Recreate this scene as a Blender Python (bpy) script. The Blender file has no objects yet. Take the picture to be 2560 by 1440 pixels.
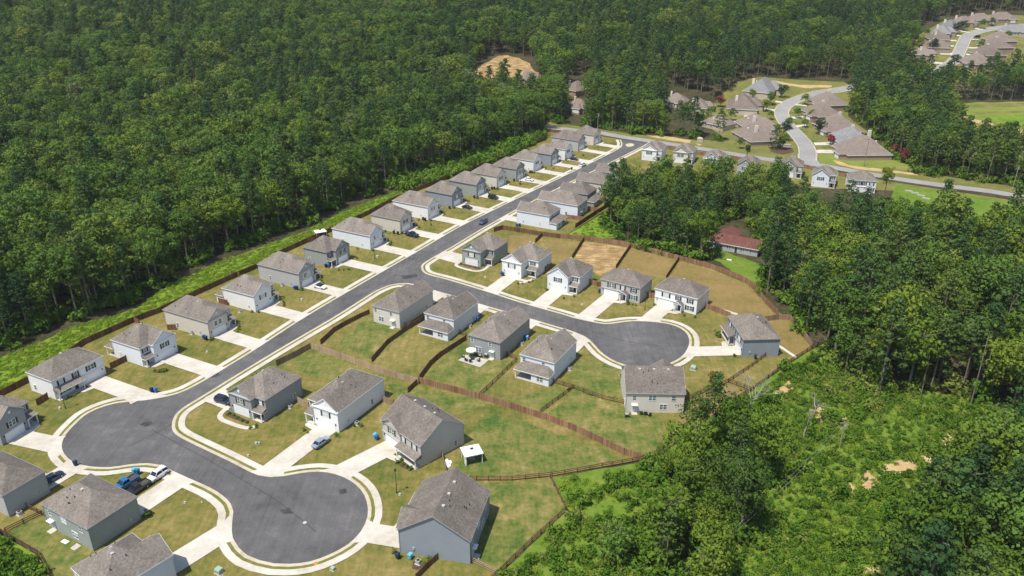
import bpy, bmesh, math, random
from mathutils import Vector, Matrix
from mathutils.geometry import tessellate_polygon

R = math.radians
C = bpy.context.scene.collection
sc = bpy.context.scene

# ------------------------------------------------------------------ camera, sky, sun, exposure
CAM_H, CAM_F, CAM_T = 109.0, 2000.0, R(24.4)          # drone height (m), focal length in 2560-wide pixels, pitch
cam_d = bpy.data.cameras.new('camera'); cam = bpy.data.objects.new('camera', cam_d); C.objects.link(cam)
cam.location = (0, 0, CAM_H); cam.rotation_euler = (R(90) - CAM_T, 0, 0)
cam_d.sensor_width = 36; cam_d.lens = 36 * CAM_F / 2560; cam_d.clip_start = 1; cam_d.clip_end = 6000
sc.camera = cam
SUN_EL, SUN_AZ = R(66), math.atan2(-0.70, -0.71)       # high summer sun, from the left and slightly behind the camera
sun_dir = Vector((math.cos(SUN_EL) * math.cos(SUN_AZ), math.cos(SUN_EL) * math.sin(SUN_AZ), math.sin(SUN_EL)))
sd = bpy.data.lights.new('sun', 'SUN'); sun = bpy.data.objects.new('sun', sd); C.objects.link(sun)
sd.energy = 4.4; sd.angle = R(0.5); sd.color = (1.0, 0.95, 0.86)
sun.rotation_euler = sun_dir.to_track_quat('Z', 'Y').to_euler(); sun.location = (0, 0, 300)
w = bpy.data.worlds.new('World'); sc.world = w; w.use_nodes = True
nt = w.node_tree; bg = nt.nodes['Background']
sky = nt.nodes.new('ShaderNodeTexSky'); sky.sky_type = 'NISHITA'; sky.sun_disc = False
sky.sun_elevation = SUN_EL; sky.sun_rotation = math.pi / 2 - SUN_AZ; sky.altitude = 200
nt.links.new(sky.outputs[0], bg.inputs[0]); bg.inputs[1].default_value = 0.125
vs = sc.view_settings; vs.view_transform = 'Standard'; vs.look = 'None'; vs.exposure = 0.35; vs.gamma = 1
sc.cycles.max_bounces = 5; sc.cycles.diffuse_bounces = 3; sc.cycles.transparent_max_bounces = 4
sc.cycles.volume_bounces = 0

# ------------------------------------------------------------------ the lie of the land
ROWS = [440 + 8 * i for i in range(11)]
def _t(y):
    t = y - 480
    return 0.0 if t <= -40 else (.13 * (t + 40) ** 2 / 160 if t < 40 else .13 * t)
def terr(x, y):                                         # flat housing estate, then a wooded hillside rising behind it
    if y <= 440 or y >= 520: return _t(y)
    k = int((y - 440) // 8); a, b = ROWS[k], ROWS[k] + 8
    return _t(a) + (_t(b) - _t(a)) * (y - a) / 8
def at(px, py, z=0.0):                                  # survey point on the drone picture -> ground position
    a = (px - 1280) / CAM_F; b = -(py - 720) / CAM_F
    d = (a, math.cos(CAM_T) + b * math.sin(CAM_T), -math.sin(CAM_T) + b * math.cos(CAM_T))
    t = (CAM_H - z) / -d[2] if d[2] < -1e-4 else 4000
    if t * d[1] > 440:
        lo, hi = 100, min(t, 3000)
        for _ in range(50):
            m = (lo + hi) / 2
            if CAM_H + m * d[2] > z + terr(0, m * d[1]): lo = m
            else: hi = m
        t = lo
    return Vector((t * d[0], t * d[1]))
def proj(x, y, z):
    zc = y * math.cos(CAM_T) - (z - CAM_H) * math.sin(CAM_T)
    yc = y * math.sin(CAM_T) + (z - CAM_H) * math.cos(CAM_T)
    return 1280 + CAM_F * x / zc, 720 - CAM_F * yc / zc
def inside(p, poly):
    x, y = p; r = False; j = len(poly) - 1
    for i in range(len(poly)):
        xi, yi = poly[i][0], poly[i][1]; xj, yj = poly[j][0], poly[j][1]
        if (yi > y) != (yj > y) and x < (xj - xi) * (y - yi) / (yj - yi) + xi: r = not r
        j = i
    return r
def G(pts): return [at(*p) for p in pts]
def crop(x0, y0, s): return lambda *q: [(x0 + a / s, y0 + b / s) for a, b in q]
k1 = crop(0, 780, 4); k2 = crop(0, 1080, 4); k3 = crop(400, 1080, 4); k4 = crop(400, 820, 4); k5 = crop(840, 1080, 4)
k6 = crop(900, 680, 4); k7 = crop(1440, 680, 4); k8 = crop(400, 560, 4); kr = crop(1280, 860, 4); kq = crop(1480, 520, 4)
z1 = crop(760, 460, 5.333); z2 = crop(1140, 300, 5.333); z3 = crop(1100, 520, 5.333); z4 = crop(1560, 300, 5.333)
z5 = crop(1600, 180, 5.333); z6 = crop(1920, 200, 4); z7 = crop(2200, 20, 7.111); kb = crop(1600, 900, 2.6667)

# ------------------------------------------------------------------ materials
M = {}
def nodes(name):
    m = bpy.data.materials.new(name); m.use_nodes = True; n = m.node_tree
    return m, n, n.nodes['Principled BSDF']
def add(n, typ, **kw):
    x = n.nodes.new(typ)
    for k, v in kw.items(): setattr(x, k, v)
    return x
def ramp(n, src, stops, interp='LINEAR'):
    r = add(n, 'ShaderNodeValToRGB'); e = r.color_ramp.elements; r.color_ramp.interpolation = interp
    while len(e) < len(stops): e.new(.5)
    for q, (p, c) in zip(e, stops): q.position = p; q.color = (*c, 1)
    n.links.new(src, r.inputs[0]); return r.outputs[0]
def mixc(n, fac, a, b, mode='MIX'):
    x = add(n, 'ShaderNodeMix', data_type='RGBA', blend_type=mode)
    for s, v in ((x.inputs[0], fac), (x.inputs[6], a), (x.inputs[7], b)):
        if hasattr(v, 'is_output'): n.links.new(v, s)
        elif isinstance(v, (int, float)): s.default_value = v
        else: s.default_value = (*v, 1)
    return x.outputs[2]
def noise(n, scale, detail=3, rough=.55, vec=None, stretch=None):
    t = add(n, 'ShaderNodeTexNoise'); t.inputs['Scale'].default_value = scale
    t.inputs['Detail'].default_value = detail; t.inputs['Roughness'].default_value = rough
    if vec is None:
        vec = add(n, 'ShaderNodeNewGeometry').outputs['Position']
    if stretch:
        mp = add(n, 'ShaderNodeMapping'); mp.inputs['Rotation'].default_value = (0, 0, stretch[0]); mp.inputs['Scale'].default_value = stretch[1]
        n.links.new(vec, mp.inputs[0]); vec = mp.outputs[0]
    n.links.new(vec, t.inputs['Vector']); return t.outputs['Fac']
def plain(name, col, rough=.8, var=.12, scale=1.5, metal=0.0, spec=.3):
    if name in M: return M[name]
    m, n, b = nodes(name); b.inputs['Roughness'].default_value = rough; b.inputs['Metallic'].default_value = metal
    b.inputs['Specular IOR Level'].default_value = spec
    tc = add(n, 'ShaderNodeTexCoord').outputs['Object']
    f = noise(n, scale, 3, vec=tc)
    n.links.new(ramp(n, f, [(.3, [c * (1 - var) for c in col]), (.7, [min(1, c * (1 + var)) for c in col])]), b.inputs['Base Color'])
    M[name] = m; return m
def ground_mat(name, stops, s1=.12, s2=1.6, fine=.35, streak=None, mid=.25):
    m, n, b = nodes(name); b.inputs['Roughness'].default_value = .95; b.inputs['Specular IOR Level'].default_value = .1
    big = noise(n, s1, 4, .6); small = noise(n, s2, 4, .65)
    mx = add(n, 'ShaderNodeMath', operation='MULTIPLY_ADD'); n.links.new(small, mx.inputs[0]); mx.inputs[1].default_value = fine
    mm = add(n, 'ShaderNodeMath', operation='MULTIPLY_ADD'); n.links.new(big, mm.inputs[0]); mm.inputs[1].default_value = 1 - fine; mm.inputs[2].default_value = 0
    n.links.new(mm.outputs[0], mx.inputs[2]); src = mx.outputs[0]
    md = noise(n, .33, 3, .6); am = add(n, 'ShaderNodeMath', operation='MULTIPLY_ADD'); n.links.new(md, am.inputs[0]); am.inputs[1].default_value = mid
    as_ = add(n, 'ShaderNodeMath', operation='SUBTRACT'); n.links.new(src, as_.inputs[0]); as_.inputs[1].default_value = mid * .5; n.links.new(as_.outputs[0], am.inputs[2]); src = am.outputs[0]
    if streak:
        st = noise(n, 1.0, 3, .6, stretch=(streak[0], streak[1]))
        ad = add(n, 'ShaderNodeMath', operation='MULTIPLY_ADD'); n.links.new(st, ad.inputs[0]); ad.inputs[1].default_value = streak[2]
        sb = add(n, 'ShaderNodeMath', operation='SUBTRACT'); n.links.new(src, sb.inputs[0]); sb.inputs[1].default_value = streak[2] * .5
        n.links.new(sb.outputs[0], ad.inputs[2]); src = ad.outputs[0]
    n.links.new(ramp(n, src, stops), b.inputs['Base Color']); M[name] = m; return m

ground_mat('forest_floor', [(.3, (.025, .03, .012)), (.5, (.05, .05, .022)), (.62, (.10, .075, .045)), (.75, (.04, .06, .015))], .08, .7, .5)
ground_mat('lawn', [(.31, (.07, .10, .02)), (.42, (.12, .122, .029)), (.51, (.168, .145, .041)), (.595, (.208, .17, .057)), (.71, (.29, .22, .1))], .05, .9, .42, (R(-60), (1.1, .12, 1), .3), .42)
ground_mat('yard_green', [(.33, (.05, .095, .018)), (.435, (.092, .125, .027)), (.52, (.148, .146, .04)), (.6, (.195, .17, .056)), (.73, (.29, .23, .105))], .12, 1.1, .45, (R(-60), (1.0, .15, 1), .25), .5)
ground_mat('dry_lawn', [(.3, (.12, .115, .035)), (.45, (.19, .145, .05)), (.58, (.24, .165, .065)), (.75, (.33, .21, .09))], .09, .9, .45, (R(-30), (1.0, .2, 1), .2))
ground_mat('straw', [(.28, (.17, .11, .045)), (.45, (.26, .17, .075)), (.57, (.35, .235, .11)), (.7, (.55, .41, .23))], .2, 1.3, .4, (R(-24), (.14, 1.3, 1), .75))
ground_mat('lush', [(.3, (.06, .12, .014)), (.45, (.11, .19, .018)), (.58, (.16, .235, .025)), (.72, (.22, .25, .05))], .09, .8, .5)
ground_mat('meadow', [(.3, (.06, .12, .014)), (.42, (.09, .165, .018)), (.52, (.125, .185, .024)), (.64, (.18, .2, .04)), (.76, (.3, .25, .11))], .09, .7, .5)
ground_mat('field', [(.3, (.10, .16, .03)), (.5, (.17, .20, .04)), (.7, (.26, .22, .08))], .03, .3, .4)
ground_mat('verge', [(.3, (.08, .11, .025)), (.5, (.15, .15, .04)), (.7, (.24, .2, .08))], .1, 1.0, .5)
ground_mat('soil', [(.3, (.29, .19, .085)), (.5, (.42, .30, .145)), (.7, (.54, .42, .24))], .2, 1.2, .5)
ground_mat('mulch', [(.3, (.05, .03, .02)), (.7, (.13, .085, .06))], 1.5, 6, .5)
ground_mat('asphalt', [(.26, (.068, .066, .067)), (.44, (.10, .097, .097)), (.56, (.115, .111, .11)), (.74, (.165, .158, .154))], .07, 2.2, .3, (R(-62), (1.5, .03, 1), .35), .5)
ground_mat('old_asphalt', [(.3, (.22, .21, .2)), (.5, (.27, .26, .25)), (.7, (.33, .32, .3))], .06, 1.0, .4)
ground_mat('concrete', [(.22, (.33, .285, .22)), (.42, (.46, .42, .35)), (.6, (.54, .51, .45)), (.8, (.60, .58, .53))], .12, 1.0, .35, None, .4)
ground_mat('kerb_concrete', [(.28, (.34, .285, .195)), (.5, (.47, .415, .31)), (.75, (.54, .49, .39))], .15, 1.0, .4, None, .35)
ground_mat('stone', [(.3, (.36, .33, .3)), (.7, (.5, .46, .42))], 1.0, 4, .5)

def roof_mat(name, cols, line=True):
    m, n, b = nodes(name); b.inputs['Roughness'].default_value = .9; b.inputs['Specular IOR Level'].default_value = .15
    tc = add(n, 'ShaderNodeTexCoord').outputs['Object']
    f = noise(n, 2.2, 4, .7, vec=tc); g = noise(n, .35, 2, .5, vec=tc)
    mx = add(n, 'ShaderNodeMath', operation='MULTIPLY_ADD'); n.links.new(f, mx.inputs[0]); mx.inputs[1].default_value = .75
    mm = add(n, 'ShaderNodeMath', operation='MULTIPLY'); n.links.new(g, mm.inputs[0]); mm.inputs[1].default_value = .25
    n.links.new(mm.outputs[0], mx.inputs[2])
    col = ramp(n, mx.outputs[0], [(.32, cols[0]), (.5, cols[1]), (.66, cols[2])])
    oi = add(n, 'ShaderNodeObjectInfo'); hs = add(n, 'ShaderNodeHueSaturation'); mr = add(n, 'ShaderNodeMapRange'); n.links.new(oi.outputs['Random'], mr.inputs[0]); mr.inputs[3].default_value = .86; mr.inputs[4].default_value = 1.16
    n.links.new(mr.outputs[0], hs.inputs['Value']); n.links.new(col, hs.inputs['Color']); n.links.new(hs.outputs[0], b.inputs['Base Color']); M[name] = m
roof_mat('shingle', [(.105, .089, .076), (.172, .149, .128), (.25, .219, .19)])
roof_mat('shingle_far', [(.13, .105, .09), (.19, .155, .13), (.25, .205, .17)])
roof_mat('shingle_slate', [(.13, .13, .13), (.19, .185, .185), (.25, .24, .235)])
roof_mat('shingle_red', [(.085, .036, .031), (.135, .055, .046), (.2, .1, .085)])

def siding(name, col):
    m, n, b = nodes(name); b.inputs['Roughness'].default_value = .6; b.inputs['Specular IOR Level'].default_value = .25
    tc = add(n, 'ShaderNodeTexCoord').outputs['Object']
    sx = add(n, 'ShaderNodeSeparateXYZ'); n.links.new(tc, sx.inputs[0])
    ml = add(n, 'ShaderNodeMath', operation='MULTIPLY'); n.links.new(sx.outputs['Z'], ml.inputs[0]); ml.inputs[1].default_value = 5.0
    fr = add(n, 'ShaderNodeMath', operation='FRACT'); n.links.new(ml.outputs[0], fr.inputs[0])
    lap = ramp(n, fr.outputs[0], [(0, [c * .80 for c in col]), (.16, col)])
    f = noise(n, .5, 3, vec=tc)
    n.links.new(mixc(n, .35, lap, ramp(n, f, [(.3, [c * .88 for c in col]), (.7, [min(1, c * 1.06) for c in col])])), b.inputs['Base Color'])
    M[name] = m
for nm, c in dict(white=(.80, .80, .79), bluewhite=(.72, .75, .79), beige=(.60, .55, .475), cream=(.64, .60, .53), grey=(.30, .31, .31), lightgrey=(.43, .435, .425),
                  greengrey=(.31, .335, .315), darkgrey=(.20, .205, .21), slate=(.27, .30, .335), tan=(.50, .475, .43), shade=(.24, .245, .24)).items(): siding('siding_' + nm, c)
plain('brick', (.34, .24, .18), .9, .25, 3); plain('pale_brick', (.50, .42, .33), .9, .2, 3)
plain('trim', (.78, .77, .74), .5, .04); plain('grey_trim', (.30, .30, .29), .5, .05); plain('garage', (.78, .78, .77), .45, .03)
plain('dark', (.03, .032, .035), .5, .1); plain('shutter', (.028, .03, .032), .6, .1); plain('door_dark', (.05, .045, .045), .5, .1)
plain('glass', (.10, .14, .15), .08, .2, spec=.8); plain('blind', (.55, .58, .57), .3, .1, spec=.6); plain('chimney', (.66, .60, .52), .8, .1)
plain('metal', (.5, .5, .5), .4, .1, metal=.6); plain('rubber', (.02, .02, .02), .8, .1); plain('rim', (.4, .4, .42), .35, .05, metal=.8)
plain('vent', (.45, .42, .39), .6, .1); plain('pipe', (.05, .045, .045), .6, .1)
plain('bin_navy', (.012, .03, .075), .5, .1); plain('bin_blue', (.02, .12, .32), .5, .1); plain('bin_sky', (.12, .42, .70), .5, .1); plain('bin_black', (.02, .022, .025), .5, .1)
plain('pad_green', (.30, .40, .31), .5, .1); plain('pole_wood', (.30, .26, .22), .9, .2, 2); plain('black_metal', (.02, .022, .022), .4, .1)
plain('bark', (.2, .165, .13), .95, .3, 2); plain('grey_bark', (.34, .31, .28), .95, .2, 2); plain('canvas', (.82, .82, .80), .7, .03)
plain('orange', (.5, .2, .04), .8, .2); plain('ac_grey', (.5, .5, .48), .5, .08, metal=.3); plain('cushion', (.5, .42, .36), .9, .1)
plain('red', (.4, .06, .03), .7, .1); plain('brass', (.5, .4, .25), .5, .1)

def fence_mat(name, a, b_, c):
    m, n, b = nodes(name); b.inputs['Roughness'].default_value = .9; b.inputs['Specular IOR Level'].default_value = .1
    uv = add(n, 'ShaderNodeUVMap'); sx = add(n, 'ShaderNodeSeparateXYZ'); n.links.new(uv.outputs[0], sx.inputs[0])
    def cell(w):
        ml = add(n, 'ShaderNodeMath', operation='MULTIPLY'); n.links.new(sx.outputs[0], ml.inputs[0]); ml.inputs[1].default_value = 1 / w
        fl = add(n, 'ShaderNodeMath', operation='FLOOR'); n.links.new(ml.outputs[0], fl.inputs[0])
        wn = add(n, 'ShaderNodeTexWhiteNoise', noise_dimensions='1D'); n.links.new(fl.outputs[0], wn.inputs['W']); return wn.outputs['Value']
    mx = add(n, 'ShaderNodeMath', operation='MULTIPLY_ADD'); n.links.new(cell(.28), mx.inputs[0]); mx.inputs[1].default_value = .6
    m2 = add(n, 'ShaderNodeMath', operation='MULTIPLY'); n.links.new(cell(2.4), m2.inputs[0]); m2.inputs[1].default_value = .4
    n.links.new(m2.outputs[0], mx.inputs[2])
    n.links.new(ramp(n, mx.outputs[0], [(.1, a), (.5, b_), (.95, c)]), b.inputs['Base Color']); M[name] = m
fence_mat('fence_brown', (.10, .055, .032), (.16, .085, .05), (.24, .135, .08))
fence_mat('fence_tan', (.29, .20, .125), (.37, .27, .18), (.46, .34, .23))
fence_mat('fence_red', (.18, .095, .055), (.26, .145, .085), (.36, .215, .135))
fence_mat('fence_weathered', (.21, .14, .095), (.28, .19, .13), (.37, .25, .17))
plain('rail_brown', (.12, .06, .038), .9, .25, 1.5); plain('rail_tan', (.34, .24, .16), .9, .2, 1.5)

def leaf_mat(name, stops, trans=.27):
    m, n, b = nodes(name); out = n.nodes['Material Output']
    oi = add(n, 'ShaderNodeObjectInfo'); tc = add(n, 'ShaderNodeTexCoord').outputs['Object']
    f = noise(n, .55, 3, .6, vec=tc)
    ln = noise(n, .013, 2, .5, vec=oi.outputs['Location'])
    q1 = add(n, 'ShaderNodeMath', operation='MULTIPLY_ADD'); n.links.new(ln, q1.inputs[0]); q1.inputs[1].default_value = .9; q1.inputs[2].default_value = -.38
    q2 = add(n, 'ShaderNodeMath', operation='MULTIPLY_ADD'); n.links.new(oi.outputs['Random'], q2.inputs[0]); q2.inputs[1].default_value = .85; n.links.new(q1.outputs[0], q2.inputs[2])
    q3 = add(n, 'ShaderNodeMath', operation='FRACT'); q3 = add(n, 'ShaderNodeClamp'); n.links.new(q2.outputs[0], q3.inputs[0])
    base = ramp(n, q3.outputs[0], stops)
    hs = add(n, 'ShaderNodeHueSaturation'); n.links.new(base, hs.inputs['Color'])
    v = add(n, 'ShaderNodeMapRange'); n.links.new(f, v.inputs[0]); v.inputs[1].default_value = .3; v.inputs[2].default_value = .7; v.inputs[3].default_value = .8; v.inputs[4].default_value = 1.22
    n.links.new(v.outputs[0], hs.inputs['Value'])
    b.inputs['Roughness'].default_value = .75; b.inputs['Specular IOR Level'].default_value = .06
    n.links.new(hs.outputs[0], b.inputs['Base Color'])
    t = add(n, 'ShaderNodeBsdfTranslucent'); n.links.new(hs.outputs[0], t.inputs[0])
    mx = add(n, 'ShaderNodeMixShader'); mx.inputs[0].default_value = trans
    n.links.new(b.outputs[0], mx.inputs[1]); n.links.new(t.outputs[0], mx.inputs[2]); n.links.new(mx.outputs[0], out.inputs[0]); M[name] = m
leaf_mat('leaf', [(0, (.056, .10, .02)), (.2, (.086, .15, .026)), (.5, (.112, .194, .034)), (.75, (.14, .21, .034)), (.93, (.195, .245, .04)), (1, (.165, .21, .075))])
leaf_mat('leaf_fresh', [(0, (.085, .15, .02)), (.5, (.125, .2, .024)), (1, (.175, .235, .03))])
leaf_mat('needle', [(0, (.036, .08, .028)), (.4, (.062, .12, .032)), (.7, (.094, .152, .034)), (1, (.13, .178, .038))], .25)
leaf_mat('bush', [(0, (.07, .15, .016)), (.4, (.10, .19, .02)), (.75, (.14, .225, .026)), (1, (.2, .23, .055))])
leaf_mat('tallgrass', [(0, (.13, .24, .018)), (.5, (.18, .275, .02)), (1, (.26, .3, .05))])
leaf_mat('leaf_lime', [(0, (.15, .2, .02)), (1, (.2, .24, .03))]); leaf_mat('leaf_silver', [(0, (.17, .19, .085)), (1, (.2, .21, .1))])
leaf_mat('leaf_crimson', [(0, (.22, .045, .055)), (1, (.28, .06, .07))]); leaf_mat('leaf_rust', [(0, (.14, .055, .02)), (1, (.18, .08, .02))])
leaf_mat('leaf_dark', [(0, (.03, .055, .022)), (1, (.045, .075, .026))])

# ------------------------------------------------------------------ mesh helpers
class MB:
    def __init__(s): s.v = []; s.f = []
    def face(s, pts):
        k = len(s.v); s.v += [tuple(p) for p in pts]; s.f.append(tuple(range(k, k + len(pts)))); return s
    def box(s, x0, x1, y0, y1, z0, z1):
        k = len(s.v); s.v += [(x, y, z) for z in (z0, z1) for x, y in ((x0, y0), (x1, y0), (x1, y1), (x0, y1))]
        s.f += [tuple(k + i for i in q) for q in ((3, 2, 1, 0), (4, 5, 6, 7), (0, 1, 5, 4), (1, 2, 6, 5), (2, 3, 7, 6), (3, 0, 4, 7))]; return s
    def prism(s, poly, z0, z1):
        k = len(s.v); n = len(poly); s.v += [(p[0], p[1], z0) for p in poly] + [(p[0], p[1], z1) for p in poly]
        s.f.append(tuple(k + n + i for i in range(n))); s.f.append(tuple(k + n - 1 - i for i in range(n)))
        s.f += [(k + i, k + (i + 1) % n, k + n + (i + 1) % n, k + n + i) for i in range(n)]; return s
    def tube(s, pts, rad, n=7):
        rings = []
        for i, p in enumerate(pts):
            p = Vector(p); d = (Vector(pts[min(i + 1, len(pts) - 1)]) - Vector(pts[max(i - 1, 0)])).normalized()
            u = d.orthogonal().normalized(); q = d.cross(u); r = rad[i] if hasattr(rad, '__len__') else rad
            k = len(s.v); s.v += [tuple(p + (u * math.cos(6.2832 * j / n) + q * math.sin(6.2832 * j / n)) * r) for j in range(n)]; rings.append(k)
        for a, b in zip(rings, rings[1:]): s.f += [(a + j, a + (j + 1) % n, b + (j + 1) % n, b + j) for j in range(n)]
        s.f.append(tuple(rings[0] + n - 1 - j for j in range(n))); s.f.append(tuple(rings[-1] + j for j in range(n))); return s
    def disc(s, c, r, z0, z1, n=12): return s.prism([(c[0] + r * math.cos(6.2832 * i / n), c[1] + r * math.sin(6.2832 * i / n)) for i in range(n)], z0, z1)
    def mesh(s, name, mat):
        m = bpy.data.meshes.new(name); m.from_pydata(s.v, [], s.f); m.materials.append(M[mat] if isinstance(mat, str) else mat); m.update(); return m
    def build(s, name, mat, parent=None): return link(name, s.mesh(name, mat), parent)
def link(name, mesh, parent=None, loc=None, rz=0):
    o = bpy.data.objects.new(name, mesh); C.objects.link(o)
    if parent: o.parent = parent
    if loc is not None: o.location = loc
    if rz: o.rotation_euler.z = rz
    return o
def tag(o, label, cat, group=None):
    o['label'] = label; o['category'] = cat
    if group: o['group'] = group
    return o
def thing(name, label, cat, loc, rz=0, group=None):
    o = bpy.data.objects.new(name, None); C.objects.link(o); o.location = loc; o.rotation_euler.z = rz; o.empty_display_size = .5
    return tag(o, label, cat, group)
def dup(root, loc, rz, label, group=None, scale=None):
    r = root.copy(); C.objects.link(r); r.location = loc; r.rotation_euler.z = rz; r['label'] = label
    if group: r['group'] = group
    if scale: r.scale = scale
    for ch in root.children:
        c = ch.copy(); C.objects.link(c); c.parent = r
        for g in ch.children:
            d = g.copy(); C.objects.link(d); d.parent = c
    return r

def sheet_mesh(name, polys, mat, off, skirt=0):
    bm = bmesh.new()
    for poly in polys:
        vs_ = [bm.verts.new((p[0], p[1], 0)) for p in poly]
        for tri in tessellate_polygon([[Vector((p[0], p[1], 0)) for p in poly]]):
            try: bm.faces.new([vs_[i] for i in tri])
            except ValueError: pass
    ys = [v.co.y for v in bm.verts]
    for y in ROWS:
        if min(ys) < y < max(ys):
            bmesh.ops.bisect_plane(bm, geom=bm.verts[:] + bm.edges[:] + bm.faces[:], plane_co=(0, y, 0), plane_no=(0, 1, 0))
    bm.normal_update()
    for f in bm.faces:
        if f.normal.z < 0: f.normal_flip()
    for v in bm.verts: v.co.z = terr(v.co.x, v.co.y) + off
    m = bpy.data.meshes.new(name); bm.to_mesh(m); bm.free(); m.materials.append(M[mat]); return m
def sheet(name, polys, mat, off, kind='structure'):
    o = link(name, sheet_mesh(name, polys, mat, off)); o['kind'] = kind; return o
def rough_poly(pts, amp, step=1.2, seed=1):
    r = random.Random(seed); out = []
    for a, b in zip(pts, pts[1:] + pts[:1]):
        n = max(1, int((b - a).length / step))
        for i in range(n): out.append(a.lerp(b, i / n) + Vector((r.uniform(-amp, amp), r.uniform(-amp, amp))))
    return out
def smooth_line(pts, step=2.0, closed=False):
    out = []; n = len(pts)
    for i in range(n if closed else n - 1):
        g = (lambda j: pts[j % n]) if closed else (lambda j: pts[max(0, min(n - 1, j))])
        a, b, c, d = g(i - 1), g(i), g(i + 1), g(i + 2); k = max(1, int((c - b).length / step))
        for j in range(k):
            t = j / k
            out.append(.5 * ((2 * b) + (c - a) * t + (2 * a - 5 * b + 4 * c - d) * t * t + (3 * b - a - 3 * c + d) * t ** 3))
    if not closed: out.append(pts[-1])
    return out
def offset_line(pts, d):
    out = []
    for i, p in enumerate(pts):
        t = (pts[min(i + 1, len(pts) - 1)] - pts[max(i - 1, 0)]).normalized(); out.append(p + Vector((t.y, -t.x)) * d)
    return out
def band(a, b): return [[a[i], a[i + 1], b[i + 1], b[i]] for i in range(len(a) - 1)]

# ------------------------------------------------------------------ ground and sheets
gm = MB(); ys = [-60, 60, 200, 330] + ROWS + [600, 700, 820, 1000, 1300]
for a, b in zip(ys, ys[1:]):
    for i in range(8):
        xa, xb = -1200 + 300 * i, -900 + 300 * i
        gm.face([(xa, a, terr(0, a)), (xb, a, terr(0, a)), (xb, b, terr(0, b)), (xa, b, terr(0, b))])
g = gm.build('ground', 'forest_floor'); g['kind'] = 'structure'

# ------------------------------------------------------------------ roads, pavements, lawns
OUT = [(1552, 350), (1556, 362), (1543, 375), (1470, 412), (1400, 446), (1300, 494), (1222, 532), (1146, 570), (1040, 632), (900, 713), (760, 796), (640, 874), (582, 910), (500, 959), (445, 985), (375, 1000), (287, 1010), (225, 1032), (190, 1060),
       (162, 1092), (155, 1117), (162, 1137), (185, 1157), (225, 1167), (275, 1169), (325, 1162), (370, 1159), (400, 1163), (430, 1177), (462, 1192), (525, 1220), (557, 1240), (577, 1260), (584, 1280), (581, 1305), (580, 1330), (583, 1348), (597, 1370),
       (620, 1390), (650, 1402), (687, 1410), (725, 1411), (775, 1405), (825, 1387), (870, 1362), (902, 1330), (919, 1292), (917, 1255), (902, 1225), (875, 1202), (837, 1186), (795, 1180), (750, 1184), (712, 1191), (675, 1194), (645, 1189), (612, 1174),
       (575, 1155), (525, 1131), (475, 1107), (447, 1092), (432, 1078), (430, 1060), (437, 1040), (455, 1022), (487, 1002), (510, 988), (560, 957), (635, 911), (720, 860), (830, 796), (900, 752), (937, 729), (975, 713), (1007, 709), (1035, 711), (1085, 726),
       (1137, 741), (1195, 759), (1262, 779), (1325, 797), (1375, 812), (1425, 827), (1462, 842), (1482, 858), (1502, 880), (1527, 898), (1560, 912), (1600, 920), (1640, 917), (1675, 908), (1700, 895), (1716, 877), (1723, 857), (1719, 838), (1702, 822), (1672, 811), (1627, 805),
       (1577, 804), (1545, 808), (1512, 811), (1477, 805), (1440, 797), (1400, 785), (1300, 757), (1220, 731), (1125, 702), (1075, 689), (1058, 681), (1053, 671), (1056, 661), (1082, 644), (1135, 614), (1191, 580), (1240, 552), (1290, 524), (1360, 488), (1429, 453), (1481, 428), (1550, 394), (1609, 364), (1622, 355)]
OL = smooth_line(G(OUT), 1.6)
FAR = G([(1250, 300), (1367, 317.5), (1431, 325), (1496, 332), (1560, 343), (1654, 357), (1747, 371), (1841, 386.5), (1916, 398), (1990, 407), (2040, 412), (2115, 424.5), (2230, 445), (2345, 462), (2480, 479), (2560, 493), (2700, 513)])
FARL = smooth_line(FAR, 6)
SUB = smooth_line(G([(2018, 400), (2019, 382), (2015, 366), (2002, 348), (1986, 330), (1967, 311), (1955, 290), (1955, 275), (1970, 260), (1998, 247), (2040, 234), (2090, 226), (2120, 221), (2180, 208), (2260, 193), (2320, 182), (2352, 172), (2384, 153), (2398, 130), (2407, 110), (2416, 93), (2434, 83), (2460, 76), (2500, 69), (2580, 62)]), 5)

FENCE_REAR = [(15, 985), (75, 955), (150, 905), (210, 862), (330, 808), (400, 782), (487, 740), (575, 700), (645, 670), (712, 632), (767, 607), (826, 580), (925, 535), (979, 505), (1060, 471), (1140, 439), (1177, 429), (1230, 405), (1301, 376), (1365, 350)]
ESTATE = [(-200, 1100), (-70, 1030)] + FENCE_REAR + [(1367, 330), (1440, 336), (1500, 340), (1560, 350), (1640, 366), (1625, 420), (1560, 470), (1534, 512), (1440, 572), (1400, 596), (1456, 600), (1480, 603), (1575, 618), (1695, 650), (1780, 673), (1870, 710),
          (1915, 757), (1975, 800), (2030, 872), (1965, 912), (1902, 955), (1790, 1037), (1645, 1137), (1505, 1170), (1380, 1193), (1415, 1277), (1245, 1437), (1200, 1560), (140, 1560), (125, 1440), (97, 1387), (0, 1330), (-200, 1270)]
TREELINE = [(-250, 960), (0, 895), (100, 855), (200, 812), (300, 785), (345, 770), (420, 712), (520, 668), (640, 622), (760, 580), (840, 538), (920, 505), (1010, 470), (1090, 445), (1180, 415), (1260, 383), (1340, 356), (1368, 335)]
sheet('lawn', [G(ESTATE)], 'lawn', .03)
sheet('grass_strip', [rough_poly(G([(-250, 1120), (-70, 1030)] + FENCE_REAR + [(1372, 330)] + TREELINE[::-1]), .35, 2.5)], 'lush', .028)
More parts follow.
